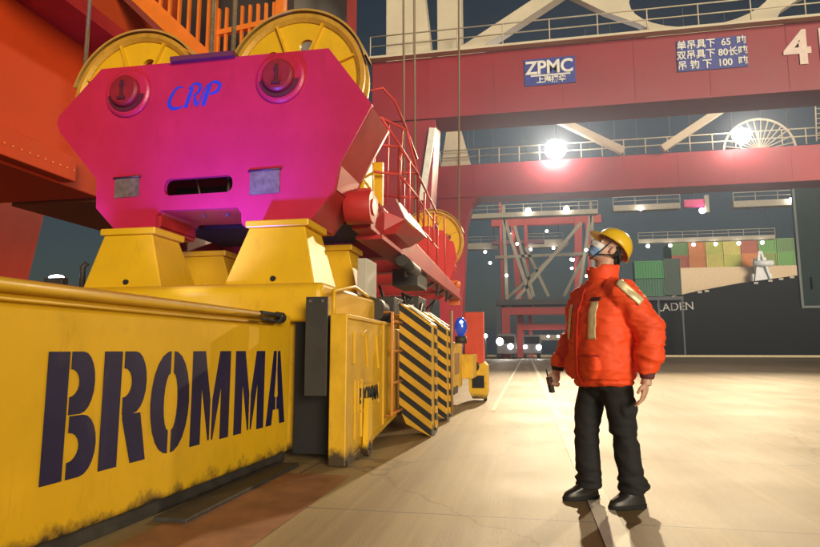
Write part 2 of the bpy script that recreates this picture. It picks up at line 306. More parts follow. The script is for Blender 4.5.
# BROMMA, stencil capitals traced as letter outlines (u along the beam, v up)
H0, H1 = .372, 1.022
def seg_arc(cx, cy, rx, ry, a0, a1, n=10): return [(cx + rx * math.cos(R(a0 + (a1 - a0) * k / n)), cy + ry * math.sin(R(a0 + (a1 - a0) * k / n))) for k in range(n + 1)]
def mapl(lp, y0, y1): return [(y0 + u * (y1 - y0), H0 + v * (H1 - H0)) for u, v in lp]
def half_bowl(u0, u1, v0, v1, t, tv):     # D-shaped bowl, open at its left
    mid = (v0 + v1) / 2; rx = u1 - u0; ry = (v1 - v0) / 2
    o = [(u0, v0)] + [(u0 + rx * .45 + rx * .55 * math.sin(R(a)), mid - ry * math.cos(R(a))) for a in range(0, 181, 18)] + [(u0, v1)]
    ri = ry - tv
    return o + [(u0, v1 - tv)] + [(u0 + max(.0, rx * .2 * math.sin(R(180 - a)) + (rx - t) * .5 * math.sin(R(a))), mid + ri * math.cos(R(a))) for a in range(0, 181, 20)][1:-1] + [(u0, v0 + tv)]
Lt = []
Lt.append(mapl([(0, 0), (.40, 0), (.40, 1), (0, 1)], 2.594, 2.93))
Lt.append(mapl(half_bowl(.47, 1.0, .50, 1, .36, .14), 2.594, 2.915)); Lt.append(mapl(half_bowl(.47, 1.04, 0, .49, .36, .13), 2.594, 2.935))
Lt.append(mapl([(0, 0), (.37, 0), (.37, 1), (0, 1)], 2.98, 3.36))
Lt.append(mapl(half_bowl(.45, 1.0, .44, 1, .38, .15), 2.98, 3.345)); Lt.append(mapl([(.45, .4395), (.86, .4395), (1.03, 0), (.68, 0), (.45, .40)], 2.98, 3.355))
Lt.append(mapl([(.46, 0)] + [(.46 - .46 * math.sin(R(a)), .5 - .5 * math.cos(R(a))) for a in range(10, 171, 16)] + [(.46, 1), (.46, .78)] + [(.46 - .14 * math.sin(R(a)), .5 + .28 * math.cos(R(a))) for a in range(20, 161, 20)] + [(.46, .22)], 3.395, 3.80))
Lt.append(mapl([(.55, 0)] + [(.55 + .45 * math.sin(R(a)), .5 - .5 * math.cos(R(a))) for a in range(10, 171, 16)] + [(.55, 1), (.55, .78)] + [(.55 + .13 * math.sin(R(a)), .5 + .28 * math.cos(R(a))) for a in range(20, 161, 20)] + [(.55, .22)], 3.395, 3.80))
def em(a, b): return [mapl([(0, 0), (.24, 0), (.24, .62), (.44, .02), (.47, .02), (.47, .46), (.30, 1), (0, 1)], a, b), mapl([(1, 0), (.76, 0), (.76, .62), (.56, .02), (.53, .02), (.53, .46), (.70, 1), (1, 1)], a, b)]
Lt += em(3.83, 4.33); Lt += em(4.41, 4.90)
Lt.append(mapl([(0, 0), (.28, 0), (.34, .2), (.47, .2), (.47, .36), (.40, .38), (.47, .75), (.47, 1), (.33, 1)], 4.95, 5.32)); Lt.append(mapl([(1, 0), (.72, 0), (.66, .2), (.54, .2), (.54, .36), (.60, .38), (.54, .75), (.54, 1), (.67, 1)], 4.95, 5.32))
let = flat('lettering', Lt, .004, Matrix.Identity(4), NAVY, None)
for v in let.data.vertices:
    u, vv, t = v.co; v.co = Vector((sx(u) + .0025 + t, u, vv)) - LOC[SP.name]
let.parent = SP
# raised deck and pedestals
m = MB().prism([(5.45, 1.30), (5.45, 1.62), (5.52, 1.69), (8.3, 1.69), (8.3, 1.30)], 'X', -4.98, -1.93)
m.build('upper_deck', YEL, SP, .05, 4)
m = MB()
for (a, b, zt), (c, d) in ((((-4.66, -4.06, 2.31)), (-4.78, -3.82)), (((-2.90, -2.27, 2.33)), (-3.10, -2.10))):
    for yb, yt, dep in ((5.72, 5.86, .75), (7.35, 7.45, .7)):
        q = MB().hexa([(c, yb, 1.69), (d, yb, 1.69), (d, yb + dep, 1.69), (c, yb + dep, 1.69)], [(a, yt, zt), (b, yt, zt), (b, yt + dep - .22, zt), (a, yt + dep - .22, zt)])
        ped = q.build('pedestal', YEL, SP, .012)
        MB().box(a - .035, b + .05, yt - .03, yt + dep - .18, zt, zt + .075).build('cap_plate', YEL, ped, .012)
        MB().cyl((c * .45 + d * .55, yb - .008, 1.76), (c * .45 + d * .55, yb + .03, 1.76), .028, 14).build('grease_hole', BLK, ped)
# dark rubber flap and recess, end box
m = MB().box(-1.985, -1.775, 5.195, 5.215, .62, 1.515); flap = m.build('rubber_flap', DARK, SP, .004)
q = MB()
for x in (-1.94, -1.82): q.cyl((x, 5.185, 1.475), (x, 5.2, 1.475), .014, 10)
q.build('bolt', STEEL, flap)
MB().box(-2.20, -1.775, 5.50, 5.62, .06, 1.36).build('recess_shade', BLK, SP)  # black block: shade of the recess put into its colour
m = MB().prism([(5.24, .0), (5.24, 1.36), (7.30, 1.352), (7.30, .235), (6.5, .14)], 'X', -1.765, -1.6)
endp = m.build('end_plate', YEL2, SP, .012)
m = MB().prism([(5.62, .06), (5.62, 1.34), (7.28, 1.335), (7.28, .25)], 'X', -2.6, -1.77); m.build('end_body', YEL2, SP, .02)
m = MB()      # raised ribs, label frame and bottom flange on the side of the end plate
def strip(p, q_, wd=.035, th=.014): m.bar((-1.6 + th / 2, *p), (-1.6 + th / 2, *q_), th, wd, up=(1, 0, 0)) if False else m.bar((-1.596, *p), (-1.596, *q_), wd, th * 2, up=(1, 0, 0))
strip((5.26, .03), (7.29, .262), .05); strip((5.26, 1.335), (7.29, 1.33), .035)
for a, b in (((5.46, 1.2), (5.46, .9)), ((5.5, .75), (5.5, .2)), ((5.72, .75), (5.72, .2)), ((5.72, 1.18), (5.85, 1.22)), ((5.85, 1.22), (5.95, .86)), ((6.28, 1.20), (6.40, .84)), ((6.62, 1.33), (6.62, .2))): strip(a, b, .03)
m.build('rib', YEL2, endp, .004)
m = MB()
for a, b in (((5.62, .72), (6.42, .70)), ((6.42, .70), (6.42, .46)), ((6.42, .46), (5.62, .44)), ((5.62, .44), (5.62, .72))): strip(a, b, .02, .008)
lab = m.build('label_frame', YEL2, endp)
text('lettering', 'BROMMA', .20, FX(-1.594, 6.02, .58), BLK, endp, .006, bold=.006, sx=.9)
lug = flat('lifting_lug', [[(-.10, .0)] + circ(0, 0, .10, 16, math.pi, 2 * math.pi)[1:-1] + [(.10, 0), (.055, .46), (-.055, .46)], circ(0, 0, .05)], .05, FX(-1.56, 5.84, .10), YEL, SP, .006)
MB().cyl((-1.60, 5.84, .10), (-1.53, 5.84, .10), .03, 16).build('pin', DARK, lug)
m = MB()
for y in (6.66, 7.24): m.tube([(-1.6, y, .30), (-1.5, y, .30), (-1.5, y, 1.46), (-1.6, y, 1.46)], .018, 8)
for z in (.32, .66, 1.02, 1.36): m.tube([(-1.5, 6.66, z), (-1.5, 7.24, z)], .016, 8)
m.build('step_ladder', mat('worn_orange', (.62, .25, .05), .5, dirt=.4), SP)
# hazard striped guards
for y, xr, zr, sh in ((7.20, -1.14, 0., 0), (8.75, -1.16, .03, .0)):
    m = MB().prism([(-1.535, 1.585), (-1.50, 1.60), (xr, 1.345), (xr, zr), (-1.45, .15), (-1.535, .34)], 'Y', y, y + .05)
    g = m.build('striped_guard', STR, SP, .004)
    q = MB().prism([(-1.535, 1.585), (-1.50, 1.60), (xr, 1.345), (xr, zr), (-1.45, .15), (-1.535, .34)], 'Y', y + .051, y + .50)
    q.build('guard_body', YEL2, g, .008)
    q = MB(); q.bar((-1.44, y + .2, 1.585), (-1.15, y + .2, 1.385), .30, .02); q.build('top_highlight', mat('highlight_cream', (.62, .56, .40), .6, dirt=.4), g)  # pale cap: highlight along the guard's top, put into its colour
    q = MB(); q.bar((xr + .012, y + .32, .05), (xr + .012, y + .32, 1.33), .02, .14); q.build('side_strip', STR, g)
MB().tube([(-1.12, 9.05, .1), (-1.12, 9.05, 1.62)], .022, 8).build('marker_pole', mat('pole_brown', (.32, .2, .09), .5), SP)
# rear half of the frame
MB().box(-2.6, -1.62, 7.3, 12.3, .28, 1.30).build('rear_beam', YEL2, SP, .02)
m = MB().box(-1.62, -1.20, 9.9, 11.3, .36, 1.16); rb = m.build('rear_box', YEL2, SP, .02)
MB().box(-1.615, -1.19, 9.93, 10.5, .30, .42).build('base_block', DARK, rb)
MB().box(-1.22, -1.185, 10.1, 10.7, .62, .98).build('warning_panel', mat('faded_brown', (.28, .13, .03), .6), rb)
m = MB().box(-1.26, -.86, 12.38, 12.6, .72, 1.81); m.build('end_flag_plate', mat('flag_red', (.55, .055, .02), .45, var=.15), SP, .015)
m = MB().prism([(-1.17, .22), (-1.10, .06), (-.83, .06), (-.79, .2), (-.79, .72), (-.86, .79), (-1.17, .66)], 'Y', 12.25, 12.75); tip = m.build('corner_guide', YEL2, SP, .01)
MB().box(-1.10, -.86, 12.235, 12.26, .27, .52).build('black_panel', BLK, tip)
MB().ell((-1.10, 12.2, .70), (.15, .12, .13)).build('twistlock_drive', DARK, tip)
MB().cyl((-.86, 12.5, .0), (-.86, 12.5, .1), .035, 12).build('twistlock', DARK, tip)
MB().box(-1.62, -1.0, 11.3, 12.5, .5, .95).build('corner_arm', YEL2, SP, .01)
# blue lamps on the spreader, one of them added out of sight
BLUE = (.10, .16, 1.0)
m = MB().ell((-1.10, 10.2, 1.42), (.11, .11, .17)); dome = m.build('beacon', mat('blue_glass', (.015, .05, .30), .08, coat=.6, emit=(.03, .12, .9), es=.12), SP)
MB().ell((-1.08, 10.10, 1.50), (.025, .025, .025)).build('bulb', emi('bulb_cold', (.75, .85, 1), 12), dome)
MB().cyl((-1.10, 10.2, 1.14), (-1.10, 10.2, 1.26), .10, 16).build('lamp_base', DARK, dome)
# (lamp beside the left pedestal)
def seen_or_added_lamp(x, y, z, aim, power, col):
    b = MB().box(x - .12, x + .12, y - .05, y + .05, z - .05, z + .05).build('seen_or_added_lamp', DARK, SP, .01)
    MB().ell((x, y, z + .05), (.10, .04, .035)).build('lens', emi('lens_blue_white', (.55, .72, 1), 25), b)
    l_ = bpy.data.lights.new('seen_or_added_light', 'SPOT'); l_.spot_size = R(84); l_.spot_blend = 1; l_.energy = power; l_.color = col; l_.shadow_soft_size = .06
    o = bpy.data.objects.new('seen_or_added_light', l_); C.objects.link(o); o.parent = b; o.location = Vector((x, y, z + .11)) - LOC[SP.name]; o.rotation_euler = (R(137), 0, R(-3))
seen_or_added_lamp(-5.28, 5.9, 1.80, None, 200, (.16, .14, 1))
MB().box(-4.5, -3.0, 4.7, 5.0, .95, 1.33).build('added_lamp_beam', YEL2, SP, .01)  # beam added to carry the unseen lamp that tints the headblock
seen_or_added_lamp(-3.35, 4.85, 1.38, None, 450, (.10, .10, 1))  # added lamp, unseen behind the main beam, colours the headblock purple
MB().tube([(-4.85, 5.8, 1.69), (-4.86, 5.8, 1.95), (-4.82, 5.82, 2.0)], .03, 8).build('hand_rail', DARK, SP)
# machinery on the frame behind the deck
m = MB()
for i in range(26):
    x = random.uniform(-2.5, -1.65); y = random.uniform(7.4, 10.5); z = random.uniform(1.3, 1.6)
    m.tube([(x, y, z), (x + random.uniform(-.2, .2), y + .2, z + random.uniform(.1, .45)), (x + random.uniform(-.2, .2), y + random.uniform(.3, .6), z + random.uniform(0, .5)), (x, y + .8, z)], random.uniform(.018, .035), 7)
m.build('hydraulic_hoses', DARK, SP)
m = MB().box(-2.5, -1.75, 7.9, 8.5, 1.3, 1.75).cyl((-1.95, 7.5, 1.55), (-1.95, 8.6, 1.55), .16).cyl((-2.3, 9, 1.5), (-1.7, 9, 1.5), .22).box(-2.3, -1.7, 9.5, 10.2, 1.3, 1.9)
m.build('hydraulic_pump', mat('pump_dark', (.05, .045, .04), .5, .4, var=.4), SP, .01)
MB().box(-2.02, -1.90, 7.0, 7.5, 1.69, 2.15).build('control_cabinet', mat('cabinet_grey', (.42, .40, .34), .5, dirt=.3), SP, .01)
MB().tube([(-1.93, 7.2, 1.69), (-1.85, 6.3, 1.72), (-1.82, 5.5, 1.60), (-1.80, 5.46, 1.30)], .02, 8).build('grab_bar', YEL, SP)
q = MB()
for i in range(5): q.box(-1.75 + i * .01, -1.62, 7.75 + i * .25, 7.85 + i * .25, 1.30, 1.48 + .04 * (i % 2))
q.build('valve_block', YEL2, SP, .01)

# ------------------------------------------------------------------ red headblock
HB = thing('hoist_headblock', (-3.65, 6.5, 2.4), 'red headblock lit purple, with yellow rope sheaves, resting on yellow pedestals', 'headblock')
OUT = [(-5.69, 3.86), (-5.10, 4.49), (-2.15, 4.465), (-1.63, 3.75), (-2.0, 3.08), (-2.05, 2.80), (-2.34, 2.445), (-3.12, 2.425), (-3.15, 2.46), (-3.16, 2.58), (-3.21, 2.645), (-4.18, 2.655), (-4.23, 2.60), (-4.235, 2.46), (-4.26, 2.43), (-4.75, 2.424), (-5.045, 2.72), (-5.065, 3.08)]
OUT[0:1] = [(-5.62, 3.70), (-5.68, 3.82), (-5.66, 3.92)]
slot = rrect(-4.15, -3.28, 2.83, 3.03, .08)
slot = [(x, z + .01 * (x + 3.7)) for x, z in slot]
fp = flat('front_plate', [OUT, slot], .06, FY(0, 6.2, 0), RED, HB, .006)
flat('back_plate', [OUT, slot], .06, FY(0, 7.0, 0), REDD, HB)
m = MB()
def wall(pts):
    for a, b in zip(pts[:-1], pts[1:]): m.bar((a[0], 6.6, a[1]), (b[0], 6.6, b[1]), .742, .05, up=(0, 0, 1)) if abs(b[0] - a[0]) > 1e-3 else None
def wall2(a, b):
    d = Vector((b[0] - a[0], 0, b[1] - a[1])).normalized(); nrm = Vector((-d.z, 0, d.x)) * .025
    A = Vector((a[0], 0, a[1])); B = Vector((b[0], 0, b[1])); 
    m.hexa([A - nrm + Vector((0, 6.228, 0)), A + nrm + Vector((0, 6.228, 0)), A + nrm + Vector((0, 6.972, 0)), A - nrm + Vector((0, 6.972, 0))], [B - nrm + Vector((0, 6.228, 0)), B + nrm + Vector((0, 6.228, 0)), B + nrm + Vector((0, 6.972, 0)), B - nrm + Vector((0, 6.972, 0))])
cx_, cz_ = -3.65, 3.45
ins = [(x + (cx_ - x) * .012, z + (cz_ - z) * .02) for x, z in OUT]
k = len(ins)
for i in range(5, k): wall2(ins[i], ins[(i + 1) % k])
m.box(-5.0, -4.3, 6.232, 6.968, 2.7, 2.78); m.box(-3.1, -2.3, 6.232, 6.968, 2.7, 2.78)
m.build('side_web', REDD, HB); MB().box(-4.1, -3.3, 6.232, 6.968, 3.45, 4.38).build('centre_box', REDD, HB)
MB().box(-4.12, -3.30, 6.1, 7.05, 4.46, 4.52).build('top_strip', mat('strip_purple', (.12, .02, .05), .6), HB)
# slot interior
q = MB(); q.cyl((-4.5, 6.55, 2.78), (-2.9, 6.55, 2.78), .10, 16); q.box(-4.4, -3.0, 6.8, 6.85, 2.8, 3.1); q.tube([(-3.45, 6.4, 2.6), (-3.45, 6.4, 3.2)], .02); q.tube([(-3.9, 6.4, 3.2), (-3.75, 6.4, 2.6)], .012)
q.build('inner_shaft', mat('inner_brown', (.10, .05, .03), .6), HB)
# square hatches
for x0, x1, z0, z1 in ((-4.80, -4.48, 2.83, 3.06), (-3.06, -2.70, 2.78, 3.05)):
    h = flat('hatch', [[(x0, z0), (x1, z0 + .01), (x1, z1 + .01), (x0, z1)]], .012, FY(0, 6.163, 0), mat('scuffed_plate', (.15, .11, .075), .4, .0, var=.4, vscale=14, dirt=.5, dirtcol=(.12, .02, .04)), HB)
    q = MB().cyl((x0 - .02, 6.155, z1 + .012), (x1 + .02, 6.155, z1 + .02), .014, 8); q.build('hinge', mat('hinge_dark', (.06, .01, .02), .5), h)
# pin bosses
for x, z in ((-4.69, 4.13), (-2.72, 4.147)):
    b = MB().lathe([(0.001, 0), (.30, 0), (.30, -.03), (.27, -.05), (.001, -.05)], (x, 6.168, z), 'Y', 40, closed=False).build('pin_boss', RED, HB, .006)
    MB().lathe([(0.001, 0), (.19, 0), (.19, -.06), (.165, -.085), (.001, -.085)], (x, 6.118, z), 'Y', 36, closed=False).build('pin_end', mat('pin_crimson', (.26, .012, .022), .45, var=.2, dirt=.5, dirtcol=(.05, .01, .01)), b, .004)
    q = MB(); q.box(x - .018, x + .018, 6.015, 6.04, z - .10, z + .11); q.box(x - .05, x + .05, 6.01, 6.03, z - .125, z - .09); q.cyl((x, 6.0, z + .06), (x, 6.04, z + .06), .022, 10)
    q.build('keeper_plate', mat('keeper_dark', (.09, .01, .02), .5), b)
    MB().lathe([(.20, 0), (.245, 0), (.245, -.02), (.20, -.02)], (x, 6.12, z), 'Y', 36, a0=R(100), a1=R(260)).build('retaining_ring', mat('keeper_dark', (.09, .01, .02)), b)
# blue script mark painted on the plate
def stroke(pts, wd):
    if not isinstance(wd, list): wd = [wd] * len(pts)
    P_ = [Vector(p) for p in pts]; np_ = []; nw = []
    for i in range(len(P_) - 1):
        a, b, c, d = P_[max(i - 1, 0)], P_[i], P_[i + 1], P_[min(i + 2, len(P_) - 1)]
        for k in range(6):
            t = k / 6; np_.append(.5 * ((2 * b) + (c - a) * t + (2 * a - 5 * b + 4 * c - d) * t * t + (3 * b - a - 3 * c + d) * t ** 3)); nw.append(wd[i] * (1 - t) + wd[i + 1] * t)
    pts = [tuple(p) for p in np_] + [pts[-1]]; wd = nw + [wd[-1]]
    L = []; Rr = []
    for i, p in enumerate(pts):
        a = Vector(pts[max(i - 1, 0)]); b = Vector(pts[min(i + 1, len(pts) - 1)]); d = (b - a).normalized(); nn = Vector((-d.y, d.x)); wv = wd[i] if isinstance(wd, list) else wd
        L.append(tuple(Vector(p) + nn * wv / 2)); Rr.append(tuple(Vector(p) - nn * wv / 2))
    return L + Rr[::-1]
st = [stroke([(.22, .28), (.13, .27), (.05, .17), (.02, .07), (.07, .01), (.16, .005), (.24, .03)], [.012, .03, .045, .055, .05, .03, .012]),
      stroke([(.27, .00), (.31, .12), (.36, .27)], [.05, .055, .05]), stroke([(.30, .25), (.40, .31), (.47, .28), (.455, .20), (.38, .15)], [.015, .03, .045, .04, .02]), stroke([(.40, .15), (.41, .07), (.45, .01)], [.03, .05, .05]),
      stroke([(.53, .01), (.57, .14), (.62, .27)], [.055, .06, .05]), stroke([(.56, .26), (.68, .31), (.76, .27), (.73, .19), (.62, .15)], [.015, .035, .05, .045, .02]), stroke([(.45, .01), (.48, .08), (.55, .25)], [.02, .02, .02])]
flat('emblem', [[(x * .88, y * .95) for x, y in s_] for s_ in st], .003, FY(-4.16, 6.166, 3.89), mat('emblem_blue', (.02, .05, .42), .4), HB)
# sheaves
def sheave(x, y, z, r, parent, wd=.26):
    rim = MB().lathe([(r - .10, -wd / 2 + .03), (r - .05, -wd / 2), (r, -wd / 2), (r, -wd / 2 + .05), (r - .06, 0), (r, wd / 2 - .05), (r, wd / 2), (r - .10, wd / 2)], (x, y, z), 'Y', 72).build('sheave', mat('sheave_rim', (.55, .30, .03), .5, .2, var=.2, vscale=6, dirt=.5), parent)
    hl = [circ(x + .53 * r * math.cos(R(a)), z + .53 * r * math.sin(R(a)), .10 * r + .01, 18) for a in (15, 75, 135, 195, 255, 315)]
    flat('web', [circ(x, z, r - .09, 48)] + hl, .05, FY(0, y - .06, 0), YEL, rim)
    q = MB()
    for a in range(0, 360, 45): q.bar((x + .2 * math.cos(R(a + 20)), y - .10, z + .2 * math.sin(R(a + 20))), (x + (r - .09) * math.cos(R(a + 20)), y - .10, z + (r - .09) * math.sin(R(a + 20))), .07, .025, up=(1, 0, .01))
    q.build('stiffener', YEL, rim)
    q = MB()
    q.lathe([(r + .025, -wd / 2 - .02), (r + .05, -wd / 2 - .02), (r + .05, wd / 2 + .02), (r + .025, wd / 2 + .02)], (x, y, z), 'Y', 40, a0=R(-75), a1=R(75)); q.build('rope_guard', mat('guard_yellow', (.45, .27, .05), .5, dirt=.5), rim)
    MB().cyl((x, y - .3, z), (x, y + .3, z), .14, 24).build('hub', DARK, rim)
    return rim
sheave(-4.80, 6.58, 4.18, .90, HB); sheave(-2.66, 6.58, 4.25, .86, HB)
MB().box(-4.9, -2.3, 7.6, 9.0, 2.72, 3.4).build('dark_inner_box', mat('inner_dark', (.045, .022, .016), .6, var=.3), HB, .02)  # added dark box so the inside of the headblock reads dark
# long side girders, rear plates
for xa, xb in ((-2.08, -1.84), (-5.3, -5.06)):
    m = MB().prism([(6.95, 2.50), (6.95, 3.02), (7.4, 2.93), (16.9, 2.72), (16.9, 2.45)], 'X', xa, xb); g = m.build('side_girder', REDD, HB, .01)
    MB().box(xa - .05, xb + .06, 7.3, 16.9, 2.44, 2.495).build('bottom_flange', REDD, g)
m = MB().cyl((-2.08, 6.75, 2.72), (-1.76, 6.75, 2.72), .20, 24); pb = m.build('pivot_boss', REDD, HB, .01)
MB().cyl((-1.77, 6.75, 2.72), (-1.74, 6.75, 2.72), .10, 20).build('pin_end', RED, pb)
for y in (9.2, 11, 13, 15.4): MB().box(-5.05, -2.09, y, y + .3, 2.5, 2.9).build('cross_member', REDD, HB, .01)
m = MB()
for y in (9, 11, 12.6, 14.2): m.tube([(-1.85, y, 2.46), (-1.9, y + .3, 2.3), (-2.0, y + .9, 2.28), (-1.9, y + 1.4, 2.45)], .03, 8)
m.cyl((-1.8, 8.6, 2.36), (-1.8, 9.8, 2.34), .09); m.box(-2.3, -1.85, 10.2, 11.2, 2.15, 2.45)
m.build('cable_loops', DARK, HB)
# maintenance platform with railing on the girder
m = MB().hexa([(-1.95, 7.6, 2.55), (-1.72, 7.8, 2.6), (-1.72, 8.9, 2.6), (-1.95, 8.9, 2.55)], [(-2.4, 7.5, 3.12), (-1.58, 7.75, 2.78), (-1.50, 8.95, 2.74), (-2.3, 8.95, 3.10)])
pf = m.build('platform', REDD, HB, .006)
MB().hexa([(-1.575, 7.76, 2.785), (-1.56, 7.76, 2.785), (-1.47, 8.95, 2.745), (-1.50, 8.95, 2.745)], [(-1.70, 7.72, 3.06), (-1.68, 7.72, 3.06), (-1.62, 8.95, 3.0), (-1.64, 8.95, 3.0)]).build('toe_plate', mat('toe_cream', (.6, .5, .4), .5), pf)
q = MB(); r_ = .019
railing(q, [(-2.25, 7.6, 3.08), (-1.66, 7.75, 3.02), (-1.60, 8.9, 2.98), (-2.2, 8.9, 3.05)], .78, r_, .55, 2)
q.tube([(-2.2, 7.9, 3.8), (-2.15, 7.9, 4.72), (-1.93, 7.9, 4.74), (-1.80, 8.1, 4.62), (-1.68, 8.4, 4.28)], r_, 8)
q.tube([(-2.25, 7.9, 4.28), (-1.95, 7.9, 4.30), (-1.68, 8.4, 4.28), (-1.62, 8.9, 4.0)], r_, 8)
for y in (7.9, 8.15, 8.4): q.tube([(-2.05 + (y - 7.9) * .5, y, 3.1), (-2.05 + (y - 7.9) * .6, y, 4.29)], r_ * .8, 6)
q.tube([(-1.68, 8.4, 4.28), (-1.62, 8.9, 3.78), (-1.55, 10.5, 3.5)], r_, 8); q.tube([(-1.95, 7.9, 4.30), (-1.66, 8.6, 3.85)], r_, 8)
for y, z in ((9.5, 3.62), (10.5, 3.5)): q.tube([(-1.62, y, 2.95), (-1.6, y, z)], r_, 6)
q.build('hand_rail', mat('rail_red', (.55, .05, .04), .45), pf)
m = MB().prism([(7.15, 3.0), (7.1, 3.75), (7.4, 3.85), (7.6, 3.7), (7.7, 3.0)], 'X', -2.36, -1.98); m.box(-2.1, -1.90, 7.8, 7.86, 3.0, 3.62)
m.build('cable_bracket', YEL, HB, .01)
# rear sheave assemblies
for x in (-2.82, -4.80):
    q = MB().prism([(x - .85, 3.6), (x - .6, 3.0), (x + .2, 2.75), (x + .66, 3.0), (x + .90, 3.7), (x + .80, 4.15), (x + .66, 4.2), (x + .5, 4.5), (x + .3, 4.52), (x + .1, 4.66), (x - .3, 4.6), (x - .65, 4.3)], 'Y', 17.0, 17.08)
    rp = q.build('rear_plate', mat('rear_red', (.62, .035, .03), .42, var=.12), HB, .006)
    MB().prism([(x - .75, 3.4), (x - .55, 2.7), (x + .2, 2.5), (x + .62, 2.75), (x + .80, 3.5), (x + .4, 4.3), (x - .6, 4.2)], 'Y', 17.7, 17.78).build('rear_plate', REDD, rp)
    sheave(x + .10, 17.4, 4.22, .95, HB)
q = MB(); railing(q, [(-1.95, 9.5, 2.88), (-1.93, 13.2, 2.80)], 1.0, .019, 1.3, 2); q.build('rear_railing', mat('rail_red', (.55, .05, .04)), HB); MB().tube([(-2.3, 15.6, 2.7), (-2.3, 15.6, 4.6), (-2.1, 15.6, 4.62), (-2.06, 15.6, 2.7)], .02, 8).build('ladder_hoop', MATS['rail_red'], HB)
q = MB(); q.ell((-1.90, 16.8, 2.85), (.10, .10, .10)); q.box(-2.15, -1.86, 16.9, 17.1, 2.3, 3.0); q.build('rear_bracket', mat('bracket_orange', (.65, .14, .02), .5), HB)

# ------------------------------------------------------------------ hoist ropes
def rope(x0, y0, z0, x1, y1, z1, r, label, n=None):
    o = MB().tube([(x0, y0, z0), (x1, y1, z1)], r, 8).build('hoist_rope', ROPE); return tag(o, label, 'rope', 'wire ropes holding the headblock')
rope(-5.69, 6.58, 4.18, -5.76, 6.58, 26, .026, 'steel wire rope rising from the outer edge of the yellow sheave nearest the orange wall')
rope(-3.86, 6.58, 4.2, -3.92, 6.58, 26, .030, 'steel wire rope leaving the inner edge of the yellow sheave nearest the orange wall')
rope(-3.56, 6.58, 4.2, -3.60, 6.58, 26, .030, 'steel wire rope leaving the inner edge of the yellow sheave beside the red railing')
rope(-3.55, 17.4, 4.1, -3.75, 17.4, 40, .035, 'thin wire rope hanging in front of the cream crane wall, on its outer side')
rope(-3.22, 17.4, 4.1, -3.32, 17.4, 40, .035, 'thin wire rope hanging in front of the cream crane wall, close beside a similar one')
rope(-1.90, 17.4, 4.1, -1.56, 17.4, 40, .03, 'pale single wire rope crossing the dark red crane beam down to the far sheave')

# ------------------------------------------------------------------ orange gantry frame at the left
OG = thing('gantry_frame', (-9, 9, 0), 'bright orange steel gantry frame with a deep beam, ledge and stair, behind the red headblock', 'crane')
m = MB().box(-9.6, -7.5, 2.2, 9.25, 3.75, 6.55); gb = m.build('deep_beam', ORG, OG, .02)
MB().box(-7.5, -7.30, 2.2, 8.42, 3.80, 4.22).build('ledge', ORG, gb, .015)
q = MB()
for i in range(22): q.cyl((-7.30, 5.2 + i * .15, 3.98), (-7.285, 5.2 + i * .15, 3.98), .016, 8)
q.build('bolt', ORG2, gb)
MB().box(-9.6, -7.52, 2.2, 14, 6.56, 9.0).build('upper_beam', mat('orange_upper', (.55, .07, .015), .5, var=.1), OG, .02)
MB().box(-7.52, -6.75, 6.2, 9.3, 6.30, 6.55).build('cross_plate', REDD, OG)
MB().box(-9.4, -7.6, 9.3, 13.5, 3.7, 3.95).build('underside_plate', mat('under_shade_brown', (.22, .06, .02), .6), OG)  # shade under the orange beam put into the brown colour
m = MB().hexa([(-15.4, 10.6, 0), (-12.5, 10.6, 0), (-12.5, 12.5, 0), (-15.4, 12.5, 0)], [(-15.0, 10.6, 5.2), (-11.5, 10.6, 5.2), (-11.5, 12.5, 5.2), (-15.0, 12.5, 5.2)])
m.build('leg', mat('leg_red', (.55, .035, .015), .5, var=.1), OG, .02)
MB().box(-15.4, -9.4, 10.6, 12.5, 5.2, 6.5).build('leg_head', ORG, OG)
MB().box(-7.3, -4.7, 15.5, 17.2, 2.2, 4.0).build('sill_beam', mat('sill_orange', (.65, .09, .02), .5), OG, .02)
MB().box(-5.45, -4.72, 15, 16, 1.5, 30).build('back_column', mat('col_red', (.42, .04, .03), .5), OG)
MB().box(-7.0, -5.5, 15.2, 16.6, 1.5, 30).build('back_column', mat('col_coral', (.62, .10, .045), .5), OG)
# stair with barred balustrade
ST = MB(); a = Vector((-6.95, 9.5, 7.55)); b = Vector((-5.66, 9.5, 6.30))
ext = a + (a - b) * 1.2
ST.bar(ext, b, .10, .34); 
st_ = ST.build('stair_stringer', ORG2, OG, .01)
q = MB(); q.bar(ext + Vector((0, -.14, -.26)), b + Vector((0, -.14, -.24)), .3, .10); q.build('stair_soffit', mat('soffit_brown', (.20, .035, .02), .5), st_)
q = MB(); n_ = 14
for i in range(n_ + 1):
    p = ext.lerp(b, i / n_); q.bar(p + Vector((0, 0, .1)), p + Vector((0, 0, 1.25)), .05, .06)
q.bar(ext + Vector((0, 0, 1.25)), b + Vector((0, 0, 1.25)), .06, .08)
q.build('balustrade', ORG2, st_)
q = MB()
for i in range(9): q.bar((-5.62 + i * .16, 9.8, 6.32), (-5.62 + i * .16, 9.8, 7.5), .05, .06)
q.bar((-5.66, 9.8, 7.0), (-4.3, 9.8, 7.15), .09, .10); q.bar((-5.66, 9.8, 6.3), (-4.5, 9.8, 6.3), .08, .14); q.bar((-5.7, 9.7, 6.2), (-5.7, 9.7, 9), .14, .14); q.bar((-4.36, 9.8, 6.0), (-4.36, 9.8, 9), .16, .16)
q.build('landing_rail', ORG2, OG)
BRK = MB().tube([(-6.05, 6.9, 6.7), (-5.95, 6.9, 6.35), (-5.85, 6.9, 6.3), (-5.8, 6.9, 6.45), (-5.9, 6.9, 6.7)], .04, 8); BRK.build('cable_hook', GREY, OG)
MB().box(-6.9, -4.4, 10.5, 14, 7.0, 12).build('dark_gap_box', mat('gap_dark', (.035, .025, .022), .7), OG)  # dark box put in for the unlit gap beside the stair

